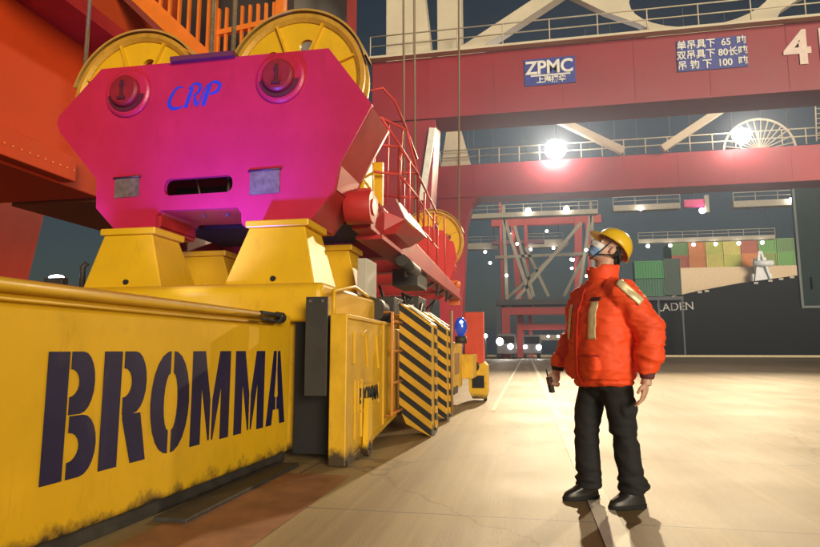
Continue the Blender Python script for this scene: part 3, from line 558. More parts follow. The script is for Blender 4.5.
# ------------------------------------------------------------------ large quay crane (two red portal beams)
QC = thing('quay_crane', (3, 39, 0), 'large quay crane with two deep red portal beams, cream braces and blue sign boards', 'crane')
YN, YF = 31, 47
bm_ = MB().box(-8.2, 26, YN, YN + 2.2, 13.6, 17.15).build('portal_beam', CRR, QC, .03)
m = MB(); m.box(-8.25, 26, YN - .5, YN - .02, 17.15, 17.28); m.build('walkway', CREAM, bm_)
q = MB(); railing(q, [(-8.2, YN - .45, 17.28), (26, YN - .45, 17.28)], 1.15, .035, 2.4, 2); q.build('railing', CREAM, bm_)
q = MB()
for i in range(9): q.box(-5 + i * 3.6, -4.96 + i * 3.6, YN - .02, YN, 13.62, 17.1)
q.box(-8, 26, YN - .05, YN, 13.6, 13.72); q.build('weld_seam', CRR, bm_)
q = MB()
for i in range(9): q.box(-4 + i * 3.9, -3.95 + i * 3.9, YF - .02, YF, 13.3, 15.9)
q.box(-6.5, 30, YF - .06, YF, 13.25, 13.4)
SEAM = q
m = MB().hexa([(-7.6, YN + .1, 0), (-5.5, YN + .1, 0), (-5.5, YN + 2, 0), (-7.6, YN + 2, 0)], [(-8.2, YN + .1, 13.6), (-4.6, YN + .1, 13.6), (-4.6, YN + 2, 13.6), (-8.2, YN + 2, 13.6)]); m.build('leg', CRR, QC, .03)
m = MB().hexa([(25, YN + .1, 0), (27, YN + .1, 0), (27, YN + 2, 0), (25, YN + 2, 0)], [(24, YN + .1, 13.6), (26, YN + .1, 13.6), (26, YN + 2, 13.6), (24, YN + 2, 13.6)]); m.build('leg', CRR, QC, .03)
MB().bar((-5.35, YN - .1, 9.0), (-4.75, YN - .1, 13.0), .34, .2, up=(0, 1, 0)).build('pale_strut', WHITE, QC)
bf = MB().box(-6.9, 30, YF, YF + 2.2, 13.25, 15.95).build('portal_beam', mat('crane_red_far', (.40, .014, .030), .5, var=.1, vscale=.3, dirt=.2, dirtcol=(.2, .02, .03)), QC, .03)
SEAM.build('weld_seam', MATS['crane_red_far'], bf)
q = MB(); railing(q, [(-6.6, YF - .1, 15.98), (30, YF - .1, 15.98)], 1.2, .045, 1.6, 2); q.build('railing', CREAM, bf)
m = MB().prism([(-6.7, 0), (-5.2, 0), (-4.55, 11), (-4.1, 12.7), (-3.5, 13.25), (-6.9, 13.25)], 'Y', YF + .1, YF + 2); m.build('leg', MATS['crane_red_far'], QC, .02)
m = MB().prism([(26.5, 0), (28.5, 0), (29, 13.25), (26.2, 13.25)], 'Y', YF + .1, YF + 2); m.build('leg', MATS['crane_red_far'], QC, .02)
MB().prism([(-6.6, 15.95), (-4.1, 15.95), (-5.1, 19.8), (-5.9, 20.4)], 'Y', YF + .3, YF + 1.2).build('gusset', CREAM, QC)
# cream upper frame
m = MB().prism([(-7.5, 17.15), (-4.9, 17.15), (-5.0, 18.6), (-5.6, 24), (-7.5, 24)], 'Y', YN + .4, YN + 1.8); m.build('upper_column', CREAM, QC, .02)
MB().box(-4.55, -3.2, YN + .5, YN + 1.8, 17.15, 24).build('upper_column', CREAM, QC, .02)
MB().bar((-3.6, YN + 1, 17.3), (5.4, YN + 1, 22.6), .8, .75).build('diagonal_brace', CREAM, QC, .02)
# curved gusset frame with oval openings
def Pt(x, z): return (x, z)
arc = [(5.6, 17.15)] + [(5.6 + .0, 17.4)] + [(4.9 - .9 * k / 6, 17.6 + 1.6 * k / 6) for k in range(1, 7)] + [(4.0, 21), (15.8, 21), (15.4, 19.3)] + [(13.7 - .9 * math.sin(R(a)), 18.0 + .85 * -math.cos(R(a)) + .2) for a in (120, 90, 60, 30, 0)] + [(13.2, 17.15)]
hole = [(9.35 + 3.5 * math.cos(R(a)), 19.6 + 1.75 * math.sin(R(a))) for a in range(0, 360, 12)]
flat('curved_gusset', [[(5.2, 17.15), (6.6, 17.5), (6.9, 17.9), (6.3, 18.35), (4.6, 19.2), (2.8, 20.4), (2.2, 21.2), (17, 21.2), (16.6, 20.0), (14.2, 18.9), (13.2, 18.3), (13.0, 17.9), (13.3, 17.5), (14, 17.15)], hole], .5, FY(0, YN + 1, 0), CREAM, QC)
# lower cream braces in front of the far beam
MB().bar((1.3, YF - .6, 19.9), (7.6, YF - .6, 16.1), .5, .55).build('diagonal_brace', CREAM, QC, .02)
MB().bar((16.8, YF - .6, 20.2), (10.4, YF - .6, 16.1), .5, .55).build('diagonal_brace', CREAM, QC, .02)
# sign boards
SGN = mat('sign_blue', (.025, .04, .30), .5, var=.15); LET = mat('letter_white', (.78, .77, .74), .5)
s1 = MB().box(.22, 2.86, YN - .06, YN - .012, 14.98, 16.46).build('sign_board', SGN, QC)
text('lettering', 'ZPMC', 1.02, FY(1.52, YN - .08, 15.92), LET, s1, .03, bold=.025, sx=.93, cw=.98)
q = MB().box(.55, 2.6, YN - .085, YN - .062, 15.47, 15.55); q.build('underline', LET, s1)
text('lettering', '上海振华', .38, FY(1.6, YN - .08, 15.24), LET, s1, .02, bold=.012)
s2 = MB().box(7.9, 11.18, YN - .06, YN - .012, 15.08, 16.72).build('sign_board', SGN, QC)
for ln, z in (('单吊具下  65  吨', 16.44), ('双吊具下 80长吨', 15.90), ('吊 钩 下  100  吨', 15.36)): text('lettering', ln, .50, FY(9.54, YN - .08, z), LET, s2, .02, bold=.01, sx=.92)
text('number', '41', 2.45, FY(14.05, YN - .04, 15.75), mat('number_pink', (.75, .60, .55), .5), QC, .03, bold=.06, cw=.95)
# cable reel on the far beam
rl = MB().lathe([(2.45, -.05), (2.6, -.05), (2.6, .05), (2.45, .05)], (17.9, YF + 1.6, 16.2), 'Y', 60).build('cable_reel', CREAM, QC)
q = MB()
for i in range(30):
    a_ = R(i * 12); q.tube([(17.9 + .25 * math.cos(a_), YF + 1.5, 16.2 + .25 * math.sin(a_)), (17.9 + 2.5 * math.cos(a_), YF + 1.6, 16.2 + 2.5 * math.sin(a_))], .05, 5)
q.build('spokes', CREAM, rl); MB().cyl((17.9, YF + 1.4, 16.2), (17.9, YF + 1.9, 16.2), .3).build('hub', CREAM, rl)
q = MB(); q.tube([(20.9, YF - .6, 16), (21.1, YF - .6, 20.5)], .05, 6); q.tube([(21.6, YF - .6, 16), (21.8, YF - .6, 20.5)], .05, 6)
for i in range(12): q.tube([(20.9 + i * .017, YF - .6, 16.2 + .37 * i), (21.6 + i * .017, YF - .6, 16.2 + .37 * i)], .035, 5)
q.build('ladder', CREAM, QC)
# floodlights
def flood(x, y, z, r, power, col, es):
    h = MB().box(x - .45, x + .45, y + .02, y + .35, z - .4, z + .4).build('floodlight', DARK, QC, .03)
    MB().ell((x, y - .02, z), (r, .12, r)).build('lens', emi('flood_lens', (1, .93, .80), es), h)
    q = MB().bar((x, y + .3, z - .9), (x, y + .3, z - .4), .12, .12); q.build('mount', DARK, h)
    l_ = bpy.data.lights.new('floodlight_lamp', 'SPOT'); l_.energy = power; l_.color = col; l_.shadow_soft_size = .35; l_.spot_size = R(58); l_.spot_blend = 1
    o = bpy.data.objects.new('floodlight_lamp', l_); C.objects.link(o); o.parent = h
    o.location = Vector((x, y - .25, z)) - LOC[QC.name]
    o.rotation_euler = (Vector((x, y, z)) - Vector((x * .3, 2, 0))).to_track_quat('Z', 'Y').to_euler()
flood(2.55, YF - .9, 16.5, .80, 28500, (1, .79, .49), 60)
flood(15.8, YF - 1.0, 16.6, .62, 18500, (1, .77, .47), 60)

# ------------------------------------------------------------------ haze-side distance: girders, cranes, ship
DKB = mat('dark_steel_blue', (.07, .08, .10), .6, var=.2); HZR = mat('far_red', (.40, .05, .05), .6)
GRD = mat('girder_cream', (.28, .25, .20), .6, dirt=.2)
LAMPW = emi('small_lamp', (1, .96, .86), 14)
def far_lamp(p, r, parent):
    return MB().ell(p, (r, r, r), nu=10, nv=8).build('lamp', LAMPW, parent)
def boom(x0, x1, y, z0, z1, label, lamps=(), lat=True, sl=.0, r=.22):
    t = thing('crane_boom', ((x0 + x1) / 2, y, z0), label, 'crane boom', 'lit girders of the cranes beyond the portal')
    MB().box(x0, x1, y, y + 1.2, z0, z1).build('girder', GRD, t)
    q = MB(); k = max(2, int((x1 - x0) / 2))
    for i in range(k + 1):
        xa = x0 + (x1 - x0) * i / k; q.bar((xa, y, z1), (xa, y, z1 + 1.0), .07, .07)
    q.bar((x0, y, z1 + 1.0), (x1, y, z1 + 1.0), .08, .08); q.bar((x0, y, z1 + .5), (x1, y, z1 + .5), .06, .06); q.build('railing', GRD, t)
    for xa in (x0 + .6, x1 - .6): MB().cyl((xa, y + .6, z1), (xa, y + .6, z1 + 24), .07, 8).build('hanger', DKB, t)
    for p in lamps: far_lamp(p, r, t)
    return t
t = boom(-6.8, 9, 75, 17.7, 18.3, 'pale girder with two bright lamps under the red portal beam', [(.55, 74.6, 18.35), (5.2, 74.6, 18.35)], r=.34)
t = boom(10.8, 18.5, 75, 17.9, 18.6, 'pale lit girder above the yellow helmet, beneath the red portal beam', [(13.9, 74.6, 18.0)], r=.25)
t = boom(24.4, 31.6, 75, 17.75, 18.5, 'pale lit girder beneath the cable reel, close to the dark green cabin', [(30.5, 74.6, 18.3)], r=.28)
t = boom(-9.5, -4.2, 95.5, 17.2, 18.2, 'short pale girder beside the crane leg, nearest the red sheave', [(-6.2, 95, 16.6), (-5.45, 95, 14.8)])
t = boom(.1, 6, 95.5, 17.2, 18.4, 'pale girder behind the two bright lamps, high above the far lane', [(.97, 95, 16.8), (4.46, 95, 16.9), (7.9, 95, 16.9), (7.1, 95, 15)])
t = boom(17.5, 37, 97, 17.6, 18.2, 'long pale girder with a row of lamps above the stacked containers on the ship', [(x * 1.08, 96.6, 17.0) for x in (17.4, 20.4, 23.5, 26.4, 29.4, 32.4)], r=.26); 
# slewing lamp fixture and pink beam
PB = thing('trolley_beam', (20.5, 72, 17), 'short magenta beam with two small lamps under the red portal beam', 'beam')
MB().box(18.2, 20.8, 72, 72.8, 17.4, 18.2).build('beam', mat('magenta_paint', (.5, .03, .16), .5), PB)
MB().bar((20.6, 72, 16.6), (20.6, 72, 18.6), .4, .4).build('bracket', GRD, PB); far_lamp((20.0, 71.8, 19.3), .30, PB); far_lamp((20.0, 71.8, 16.8), .32, PB); MB().cyl((19.4, 72.5, 18.2), (19.4, 72.5, 42), .07, 8).build('hanger', DKB, PB)
# distant red cranes in line
def far_crane(x0, x1, y, zb, th, lw, label, up=True, mm=HZR):
    t = thing('quay_crane', ((x0 + x1) / 2, y, 0), label, 'crane', 'red quay cranes far down the quay')
    MB().box(x0, x1, y, y + 1.5, zb, zb + th).build('portal_beam', mm, t)
    for x in (x0, x1 - lw): MB().box(x, x + lw, y + .05, y + 1.45, 0, zb).build('leg', mm, t)
    if up:
        for xa, za, xb, zz in ((x0 + .8, zb + th, x0 + .5, 22), (x0 + 1, zb + th, x1 - 2, 19), (x0 + .6, 20, x0 + 4.5, zb + th), (x1 - 3, zb + th, x1 - .5, 21), (x1 - .6, zb + th, x1 - .5, 22)):
            MB().bar((xa, y + .7, za), (xb, y + .7, zz), .45, .45).build('brace', GRD, t)
    return t
t = far_crane(-3.4, 10, 86, 6.0, 1.0, 1.1, 'red distant crane portal with cream diagonal braces and a dark roof', True)
MB().box(-4.2, 10.5, 85, 89, 7.3, 8.1).build('roof', mat('roof_dark', (.06, .055, .06), .7), t)
MB().box(-4.2, -3.5, 85.5, 87, 0, 7.3).build('leg', DKB, t)
for p in ((-2.6, 85, 11.5), (8.4, 85, 14.8), (6.6, 85, 13.5), (-1, 85, 16)): far_lamp(p, .2, t)
t = far_crane(-1.4, 9, 90.3, 4.0, .8, .8, 'red inner crane portal nested behind the dark roofed one', False)
q = MB().box(0, 8, 92.3, 92.6, 2.5, 3.3); q.build('platform', GRD, t)
for x in (.3, 1.7, 3.1, 4.5, 6): far_lamp((x, 90, 3.0), .17, t)
for x0, z, r in ((-2.8, 2.2, .5), (-1.9, 1.45, .36), (-.9, 1.25, .3), (.25, 1.45, .26), (-4.8, 2.6, .22), (1.5, 1.3, .36)): pass
VEH = mat('truck_grey', (.12, .12, .14), .5)
def truck(x, y, lab, lamps):
    t = thing('terminal_truck', (x, y, 0), lab, 'truck', 'trucks with headlights at the far end of the lane')
    m = MB().prism([(x - 1.1, .6), (x + 1.1, .6), (x + 1.1, 2.4), (x + .9, 2.9), (x - .9, 2.9), (x - 1.1, 2.4)], 'Y', y, y + 2.2); m.build('cab', VEH, t, .05)
    MB().box(x - .9, x + .9, y - .015, y, 1.75, 2.6).build('windscreen', mat('dark_glass', (.01, .012, .015), .08), t)
    MB().box(x - 1.1, x + 1.1, y + 2.3, y + 9, .9, 1.3).build('trailer', VEH, t)
    for dx in (-.85, .85):
        for dy in (.9, 6, 7.4): MB().cyl((x + dx - .18, y + dy, .5), (x + dx + .18, y + dy, .5), .5, 16).build('wheel', DARK, t)
    for dx, z, r in lamps: MB().ell((x + dx, y - .03, z), (r, .06, r), nu=12, nv=8).build('headlight', emi('headlight_glow', (1, .96, .86), 30), t)
truck(-2.3, 70, 'dark terminal truck with dazzling headlights beside the far red crane leg', [(-.75, 2.0, .40), (.45, 1.45, .30)])
truck(.6, 74, 'dark terminal truck with one bright headlight, under the nested red portals', [(-.8, 1.4, .22), (.8, 1.35, .30)])
t = thing('quay_crane', (2, 92.5, 0), 'tall distant crane with slender red columns and cream diagonals above the dark roof', 'crane', 'red quay cranes far down the quay')
for xa, za, xb, zb, w_, mm in ((-.6, 0, -1.6, 22, .9, HZR), (.7, 0, .2, 22, .5, HZR), (7.4, 0, 8.2, 22, 1.1, HZR), (10.2, 0, 9.4, 22, .7, HZR), (-3.4, 0, -3.6, 24, .4, HZR)): MB().bar((xa, 92.6, za), (xb, 92.6, zb), w_, .6).build('column', mm, t)
for xa, za, xb, zb in ((-2.6, 9, 6.5, 17.2), (.2, 16.6, 3.4, 9), (5.6, 9, 9.6, 16.6), (-1.4, 20, 1.2, 9), (-4.5, 15.2, 10.5, 15.4)): MB().bar((xa, 92, za), (xb, 92, zb), .45, .45).build('brace', GRD, t)
MB().box(-5, 11.5, 92.4, 93.4, 20.2, 21.4).build('girder', HZR, t); MB().box(-5, 3, 92.3, 93.4, 17.3, 17.9).build('girder', mat('far_purple', (.14, .06, .09), .6), t)
for p in ((6.9, 91.8, 13.2), (3.4, 91.8, 19.0), (9.0, 91.8, 12.0), (-2.2, 91.8, 18.8)): far_lamp(p, .2, t)
# light mast near the red end plate
t = thing('lamp_mast', (-4.8, 72, 0), 'thin dark mast with one small lamp beyond the red end plate of the spreader', 'lamp mast')
MB().cyl((-4.8, 72, 0), (-4.8, 72, 2.6), .09, 10).build('pole', DKB, t); far_lamp((-4.8, 71.9, 2.7), .22, t)

# ship
SH = thing('container_ship', (36, 104, -2.6), 'big black container ship hull with white name lettering, moored along the quay', 'ship')
prof = [(17.5, 8.6), (20.5, 8.75), (22, 9.0), (26, 9.9), (32, 11.0), (40, 12.0), (70, 12.6)]
HUL = mat('hull_black', (.007, .0075, .009), .6, spec=.12, var=.3, vscale=.15, dirt=.25, dirtcol=(.03, .03, .032))
q = MB(); n_ = len(prof)
vsx = [(x, 100 + (1.5 if x < 20 else 0), -4) for x, z in prof] + [(x, 98.6, z) for x, z in prof] + [(x, 118, z) for x, z in prof] + [(x, 118, -4) for x, z in prof]
fsx = []
for r0 in range(3):
    for i in range(n_ - 1): fsx.append((r0 * n_ + i, r0 * n_ + i + 1, (r0 + 1) * n_ + i + 1, (r0 + 1) * n_ + i))
fsx += [(0, n_, 2 * n_, 3 * n_), (n_ - 1, 4 * n_ - 1, 3 * n_ - 1, 2 * n_ - 1)]
q.add(vsx, fsx); hull = q.build('hull', HUL, SH)
q = MB()
for a, b in zip(prof[1:-1], prof[2:]): q.bar((a[0], 98.5, a[1] + .06), (b[0], 98.5, b[1] + .06), .12, .16)
q.build('rubbing_strake', HUL, hull)
text('lettering', 'HER LADEN', 1.75, FY(20.9, 98.55, 7.55) @ Matrix.Rotation(R(2.5), 4, 'Z'), mat('name_grey', (.50, .50, .50), .6), SH, .05, sx=.98)
q = MB()
for x in (26, 27, 34, 36, 37.5, 39, 40.3): q.box(x, x + .6, 98.2, 98.6, 9.7 + (x - 26) * .155, 10.0 + (x - 26) * .155)
q.build('fairlead', mat('fairlead_grey', (.45, .43, .38), .6), SH)
MB().box(23.6, 44.5, 104, 104.5, 9.3, 14.4).build('hatch_coaming', mat('coaming_beige', (.66, .50, .34), .6, var=.1, dirt=.2), SH)
WN = MB(); WN.box(35.4, 38.2, 102.6, 103.6, 11.4, 13.0); WN.box(36, 37.6, 102.7, 103.5, 13, 15.6); WN.bar((35.6, 102.5, 10.6), (36.6, 102.5, 16.6), .35, .3); WN.bar((38.2, 102.5, 11), (36.8, 102.5, 16.6), .35, .3); WN.cyl((35.6, 102.4, 14.6), (38.4, 102.4, 14.6), .5)
WN.build('deck_winch', mat('winch_white', (.70, .72, .78), .5), SH)
# containers on deck
cols = {'dull green': (.10, .24, .06), 'olive green': (.22, .32, .05), 'orange': (.62, .20, .04), 'red brown': (.40, .08, .04), 'lime yellow': (.48, .50, .08), 'pale yellow': (.58, .52, .12), 'leaf green': (.12, .36, .07)}
def container(x, y, z, wd, ht, ln, cname, label, group):
    t = thing('shipping_container', (x + wd / 2, y, z), label, 'container', group)
    mm = mat('box_' + cname.replace(' ', '_'), cols[cname], .5, var=.12, vscale=1)
    b = MB().box(x, x + wd, y, y + ln, z, z + ht).build('box_shell', mm, t)
    f = MB(); e = .09
    f.box(x, x + .16, y - e, y, z, z + ht); f.box(x + wd - .16, x + wd, y - e, y, z, z + ht); f.box(x + .16, x + wd - .16, y - e, y, z + ht - .16, z + ht); f.box(x + .16, x + wd - .16, y - e, y, z, z + .18)
    f.build('corner_frame', mm, t)
    f = MB(); k = 9
    for i in range(k):
        xx = x + .25 + (wd - .5) * (i + .5) / k; f.box(xx - .05, xx + .05, y - .05, y, z + .18, z + ht - .16)
    f.build('corrugation', mm, t)
GP = 'containers stacked on the ship deck'
xs = [24.3, 27.0, 29.7, 32.4, 35.1, 37.8, 40.5]
bot = ['red brown', 'orange', 'pale yellow', 'lime yellow', 'orange', 'olive green', 'leaf green']
top = ['dull green', 'orange', 'lime yellow', 'pale yellow', 'red brown', 'leaf green', 'dull green']
where = ['at the end nearest the yellow helmet', 'second column from the helmet end', 'third column from the helmet end', 'middle column of the stack', 'column above the white deck winch', 'second column from the dark cabin', 'at the end nearest the dark cabin']
for i, x in enumerate(xs):
    container(x, 106, 14.42, 2.6, 2.35, 6, bot[i], f'{bot[i]} container in the ship stack, lower row, {where[i]}', GP)
    container(x, 106, 16.8, 2.6, 2.35, 6, top[i], f'{top[i]} container in the ship stack, upper row, {where[i]}', GP)
cols['dark green'] = (.02, .22, .06); cols['deep green'] = (.015, .12, .06); cols['blackish green'] = (.02, .06, .045)
container(16.7, 96.8, 12.0, 4.2, 2.7, 2, 'dark green', 'bright green container beside the yellow helmet, top of its short stack', 'green containers beside the helmet')
container(16.7, 96.8, 9.2, 4.2, 2.7, 2, 'deep green', 'deep green container under the bright green one beside the helmet', 'green containers beside the helmet')
container(21.0, 97.0, 9.4, 2.4, 5.6, 1.5, 'blackish green', 'tall blackish green container between the bright green one and the ship stacks', 'green containers beside the helmet')
q = MB().box(16.5, 23.5, 96.6, 98.4, 8.6, 9.1); 
RK = thing('container_rack', (20, 97, 0), 'dark steel rack holding the green containers in front of the ship bow', 'rack'); q.build('deck', DKB, RK)
for x in (16.6, 19.8, 23.2): MB().box(x, x + .25, 96.7, 97, .3, 8.6).build('post', DKB, RK)
# dark green cabin
CB = thing('switch_cabin', (26, 60, 0), 'tall dark green steel cabin on posts by the edge of the ship', 'cabin')
MB().box(24.7, 30, 60, 60.6, 5.0, 16.2).build('cabin_body', mat('cabin_green', (.006, .024, .024), .6, spec=.15, var=.35, vscale=.4, dirt=.3, dirtcol=(.01, .02, .02)), CB, .03)
q = MB().box(24.55, 24.75, 59.85, 60, 4.9, 16.3).box(24.55, 30, 59.8, 60, 4.8, 5.0); q.build('corner_trim', mat('trim_bluegrey', (.07, .10, .11), .5), CB)
for x in (27.6, 29.4): MB().box(x, x + .4, 60.2, 60.6, 0, 5).build('post', DKB, CB); MB().box(25.5, 25.62, 59.9, 60, 6.5, 7.6).build('warning_stripe', mat('warn_orange', (.6, .2, .08), .5), CB)

# ------------------------------------------------------------------ person
PX, PY, PA = .50, 4.38, -62.
PE = thing('person', (PX, PY, 0), 'person in orange red jacket, yellow hard hat and face mask, looking up', 'person')
PM = Matrix.Translation((PX, PY, 0)) @ Matrix.Rotation(R(PA), 4, 'Z')
def remesh(m, vox, sm=4, smf=.5, name='m'):
    me = bpy.data.meshes.new(name); me.from_pydata(m.v, [], m.f)
    b = bmesh.new(); b.from_mesh(me); bmesh.ops.recalc_face_normals(b, faces=b.faces); b.to_mesh(me); b.free()
    o = bpy.data.objects.new('tmp', me); C.objects.link(o)
    md = o.modifiers.new('r', 'REMESH'); md.mode = 'VOXEL'; md.voxel_size = vox; md.adaptivity = 0
    s_ = o.modifiers.new('s', 'SMOOTH'); s_.factor = smf; s_.iterations = sm
    dg = bpy.context.evaluated_depsgraph_get(); dg.update(); r = bpy.data.meshes.new_from_object(o.evaluated_get(dg)); bpy.data.objects.remove(o)
    r.name = name; return r
def wrinkle(me, f):
    ns = [v.normal.copy() for v in me.vertices]
    for v, n_ in zip(me.vertices, ns): v.co += n_ * f(v.co)
    me.update()
def place(name, me, material, parent=PE, smooth=True):
    bv = BVHTree.FromPolygons([v.co.copy() for v in me.vertices], [tuple(p.vertices) for p in me.polygons])
    for v in me.vertices: v.co = PM @ v.co - LOC[PE.name]
    me.polygons.foreach_set('use_smooth', [smooth] * len(me.polygons)); me.update()
    return put(name, me, material, parent), bv
def pbuild(m, name, material, parent=PE, bevel=0.): return m.build(name, material, parent, bevel, M=PM)
def patch(bv, orgs, name, material, parent, off=.004):     # grid of (origin, direction) rays laid on a surface
    vs = []; ok = True
    for row in orgs:
        for o, d in row:
            h = bv.ray_cast(Vector(o), Vector(d).normalized())
            vs.append(h[0] + h[1] * off * (1 if h[1].dot(Vector(d)) < 0 else -1) if h[0] else Vector(o) + Vector(d) * .2)
    nr = len(orgs); nc = len(orgs[0]); fs = [(i * nc + j, i * nc + j + 1, (i + 1) * nc + j + 1, (i + 1) * nc + j) for i in range(nr - 1) for j in range(nc - 1)]
    for it in range(4):      # let the strip lie taut: relax along the ray direction only
        nv_ = [v.copy() for v in vs]
        for i in range(nr):
            for j in range(nc):
                d_ = Vector(orgs[i][j][1]).normalized(); nb_ = [vs[a * nc + c] for a in (i - 1, i, i + 1) for c in (j - 1, j, j + 1) if 0 <= a < nr and 0 <= c < nc]
                t_av = sorted(p.dot(d_) for p in nb_)[len(nb_) // 2]; p = vs[i * nc + j]; t_now = Vector(orgs[i][j][0]); nv_[i * nc + j] = t_now + d_ * (t_av - t_now.dot(d_))
        vs = nv_
    vs = [v - Vector(orgs[k // nc][k % nc][1]).normalized() * .006 for k, v in enumerate(vs)]
    m = MB().add(vs, fs, True); o = pbuild(m, name, material, parent); md = o.modifiers.new('t', 'SOLIDIFY'); md.thickness = .003; md.offset = 0; return o
# head frame
HC = Vector((.01, .095, 1.735)); HR = Matrix.Rotation(R(-16), 3, 'Z') @ Matrix.Rotation(R(-40), 3, 'X')
def hp(x, y, z): return HC + HR @ Vector((x, y, z))
b = MB()
b.ell(hp(0, .012, .035), (.076, .097, .088), HR); b.ell(hp(0, -.03, -.03), (.066, .07, .088), HR); b.ell(hp(0, -.058, -.092), (.036, .038, .030), HR); b.ell(hp(0, -.078, .035), (.05, .025, .02), HR)
for s in (-1, 1):
    b.ell(hp(s * .078, .012, -.008), (.010, .020, .032), HR); b.ell(hp(s * .036, -.072, -.022), (.024, .022, .022), HR)
b.tube([hp(0, -.092, .02), hp(0, -.112, -.022), hp(0, -.090, -.034)], [.010, .016, .010], 8)
b.tube([hp(0, .03, -.05), Vector((0, .055, 1.60)), Vector((0, .045, 1.50)), Vector((0, .03, 1.40))], [.060, .060, .064, .10], 16)
# trunk and limbs of the body
b.loft([((0, .03, 1.50), .10, .08), ((0, .03, 1.44), .19, .10), ((0, .02, 1.30), .18, .12), ((0, .02, 1.10), .155, .11), ((0, .02, .95), .165, .115), ((0, .03, .84), .165, .11)])
LSH, LEL, LWR = Vector((.205, .03, 1.44)), Vector((.305, .185, 1.15)), Vector((.325, .125, .865))
RSH, REL, RWR = Vector((-.205, .03, 1.44)), Vector((-.30, .02, 1.15)), Vector((-.32, -.145, .90))
LHP, LKN, LAN = Vector((.10, .04, .90)), Vector((.125, .075, .49)), Vector((.135, .115, .09))
RHP, RKN, RAN = Vector((-.10, .02, .90)), Vector((-.12, -.055, .49)), Vector((-.135, -.04, .09))
for a_, c_, d_ in ((LSH, LEL, LWR), (RSH, REL, RWR)): b.tube([a_, c_, d_], [.055, .043, .028], 14)
for a_, c_, d_ in ((LHP, LKN, LAN), (RHP, RKN, RAN)): b.tube([a_, a_.lerp(c_, .4), c_, c_.lerp(d_, .35), d_ + Vector((0, 0, .06)), d_ + Vector((0, 0, .03))], [.085, .08, .055, .055, .036, .034], 14)
def hand(wr, fwd, palm_n, curl, s, K=1.):      # fwd: along the fingers, palm_n: out of the back of the hand
    fwd = fwd.normalized(); nb = (palm_n - fwd * palm_n.dot(fwd)).normalized(); side = fwd.cross(nb).normalized() * s   # side: towards the thumb
    b.ell(wr + fwd * .052 * K, (.041 * K, .018 * K, .050 * K), Matrix((side, nb, fwd)).transposed()); b.tube([wr - fwd * .02, wr + fwd * .03], [.027 * K, .032 * K], 12)
    for k, (off, ln) in enumerate(((.029, .070), (.010, .078), (-.009, .072), (-.028, .056))):
        p = wr + fwd * .092 * K + side * off * K; pts = [p - fwd * .02]; ang = 0; d = (fwd + side * off * 2.2).normalized()
        pts.append(p); d0 = d
        for j, fr in enumerate((.44, .32, .24)):
            ang += R(curl[j] + 4 * k); d = d0 * math.cos(ang) - nb * math.sin(ang); pts.append(pts[-1] + d * ln * fr * K)
        b.tube(pts, [q_ * K for q_ in (.0095, .0098, .0088, .0080, .0062)], 8)
    p = wr + fwd * .03 * K + side * .034 * K; q_ = p + (fwd * .7 + side * .55 - nb * .35).normalized() * .038 * K; b.tube([p - side * .015, p, q_, q_ + (fwd * .95 - nb * .35).normalized() * .030 * K], [x_ * K for x_ in (.013, .0125, .011, .008)], 8)
hand(LWR + Vector((0, -.008, -.03)), Vector((-.06, -.22, -1)), Vector((.75, .65, 0)), (12, 16, 12), 1, 1.14)
hand(RWR + Vector((0, -.012, -.025)), Vector((-.05, -.30, -1)), Vector((-1, .1, 0)), (52, 60, 40), -1)
SKIN = mat('skin', (.58, .34, .25), .5, var=.08, vscale=25)
SKIN.node_tree.nodes['Principled BSDF'].inputs['Subsurface Weight'].default_value = .08
for v in b.v: pass
body, bvh = place('body', remesh(b, .0046, 3, .4), SKIN)
head_bv = bvh
# jacket
j = MB()
j.loft([((0, .025, .785), .205, .155), ((0, .02, .80), .225, .172), ((0, .015, .86), .245, .195), ((0, .01, 1.0), .250, .20), ((0, .015, 1.15), .248, .192), ((0, .02, 1.30), .246, .178), ((0, .03, 1.40), .225, .155), ((0, .035, 1.47), .165, .125), ((0, .04, 1.52), .105, .10)], 40, 2.3)
j.tube([LSH + Vector((-.06, 0, -.01)), LSH + Vector((.0, .0, -.015)), LSH.lerp(LEL, .45), LEL, LEL.lerp(LWR, .55), LWR + Vector((0, 0, .035)), LWR + Vector((0, 0, .005))], [.10, .105, .103, .098, .088, .070, .058], 20)
j.tube([RSH + Vector((.06, 0, -.01)), RSH + Vector((0, 0, -.015)), RSH.lerp(REL, .45), REL, REL.lerp(RWR, .55), RWR + Vector((0, 0, .035)), RWR + Vector((0, 0, .01))], [.10, .105, .103, .096, .085, .068, .058], 20)
j.tube([(0, .042, 1.47), (0, .05, 1.53), (0, .055, 1.60)], [.098, .090, .086], 24)
j.ell((.10, -.155, .93), (.09, .035, .10)); j.ell((-.10, -.155, .93), (.09, .035, .10)); 
def jw(c):
    a_ = noise.noise(Vector((c.x * 4, c.y * 4, c.z * 11))); d_ = noise.noise(Vector((c.x * 9 + 5, c.y * 9, c.z * 22))); e_ = noise.noise(Vector((c.x * 16, c.y * 16 + 3, c.z * 14)))
    sl = 1.5 if abs(c.x) > .25 else 1
    return (.013 * a_ + .009 * (abs(d_) * -2 + .5) + .004 * e_) * sl - (.010 if abs(c.z - .822) < .008 else 0)
jm = remesh(j, .0085, 6, .5)
wrinkle(jm, jw)
JK = mat('jacket_orange', (.86, .075, .010), .62, var=.06, vscale=8, bump=.12, bscale=160)
jacket, jbv = place('jacket', jm, JK)
REF = mat('reflective_strip', (.70, .60, .36), .35, .2, var=.12, vscale=30)
def frontgrid(x0, x1, z0, z1, nx=6, nz=14): return [[((x0 + (x1 - x0) * i / nx, -.6, z0 + (z1 - z0) * k_ / nz), (0, 1, 0)) for i in range(nx + 1)] for k_ in range(nz + 1)]
patch(jbv, frontgrid(.105, .168, 1.10, 1.355), 'chest_strip', REF, jacket)
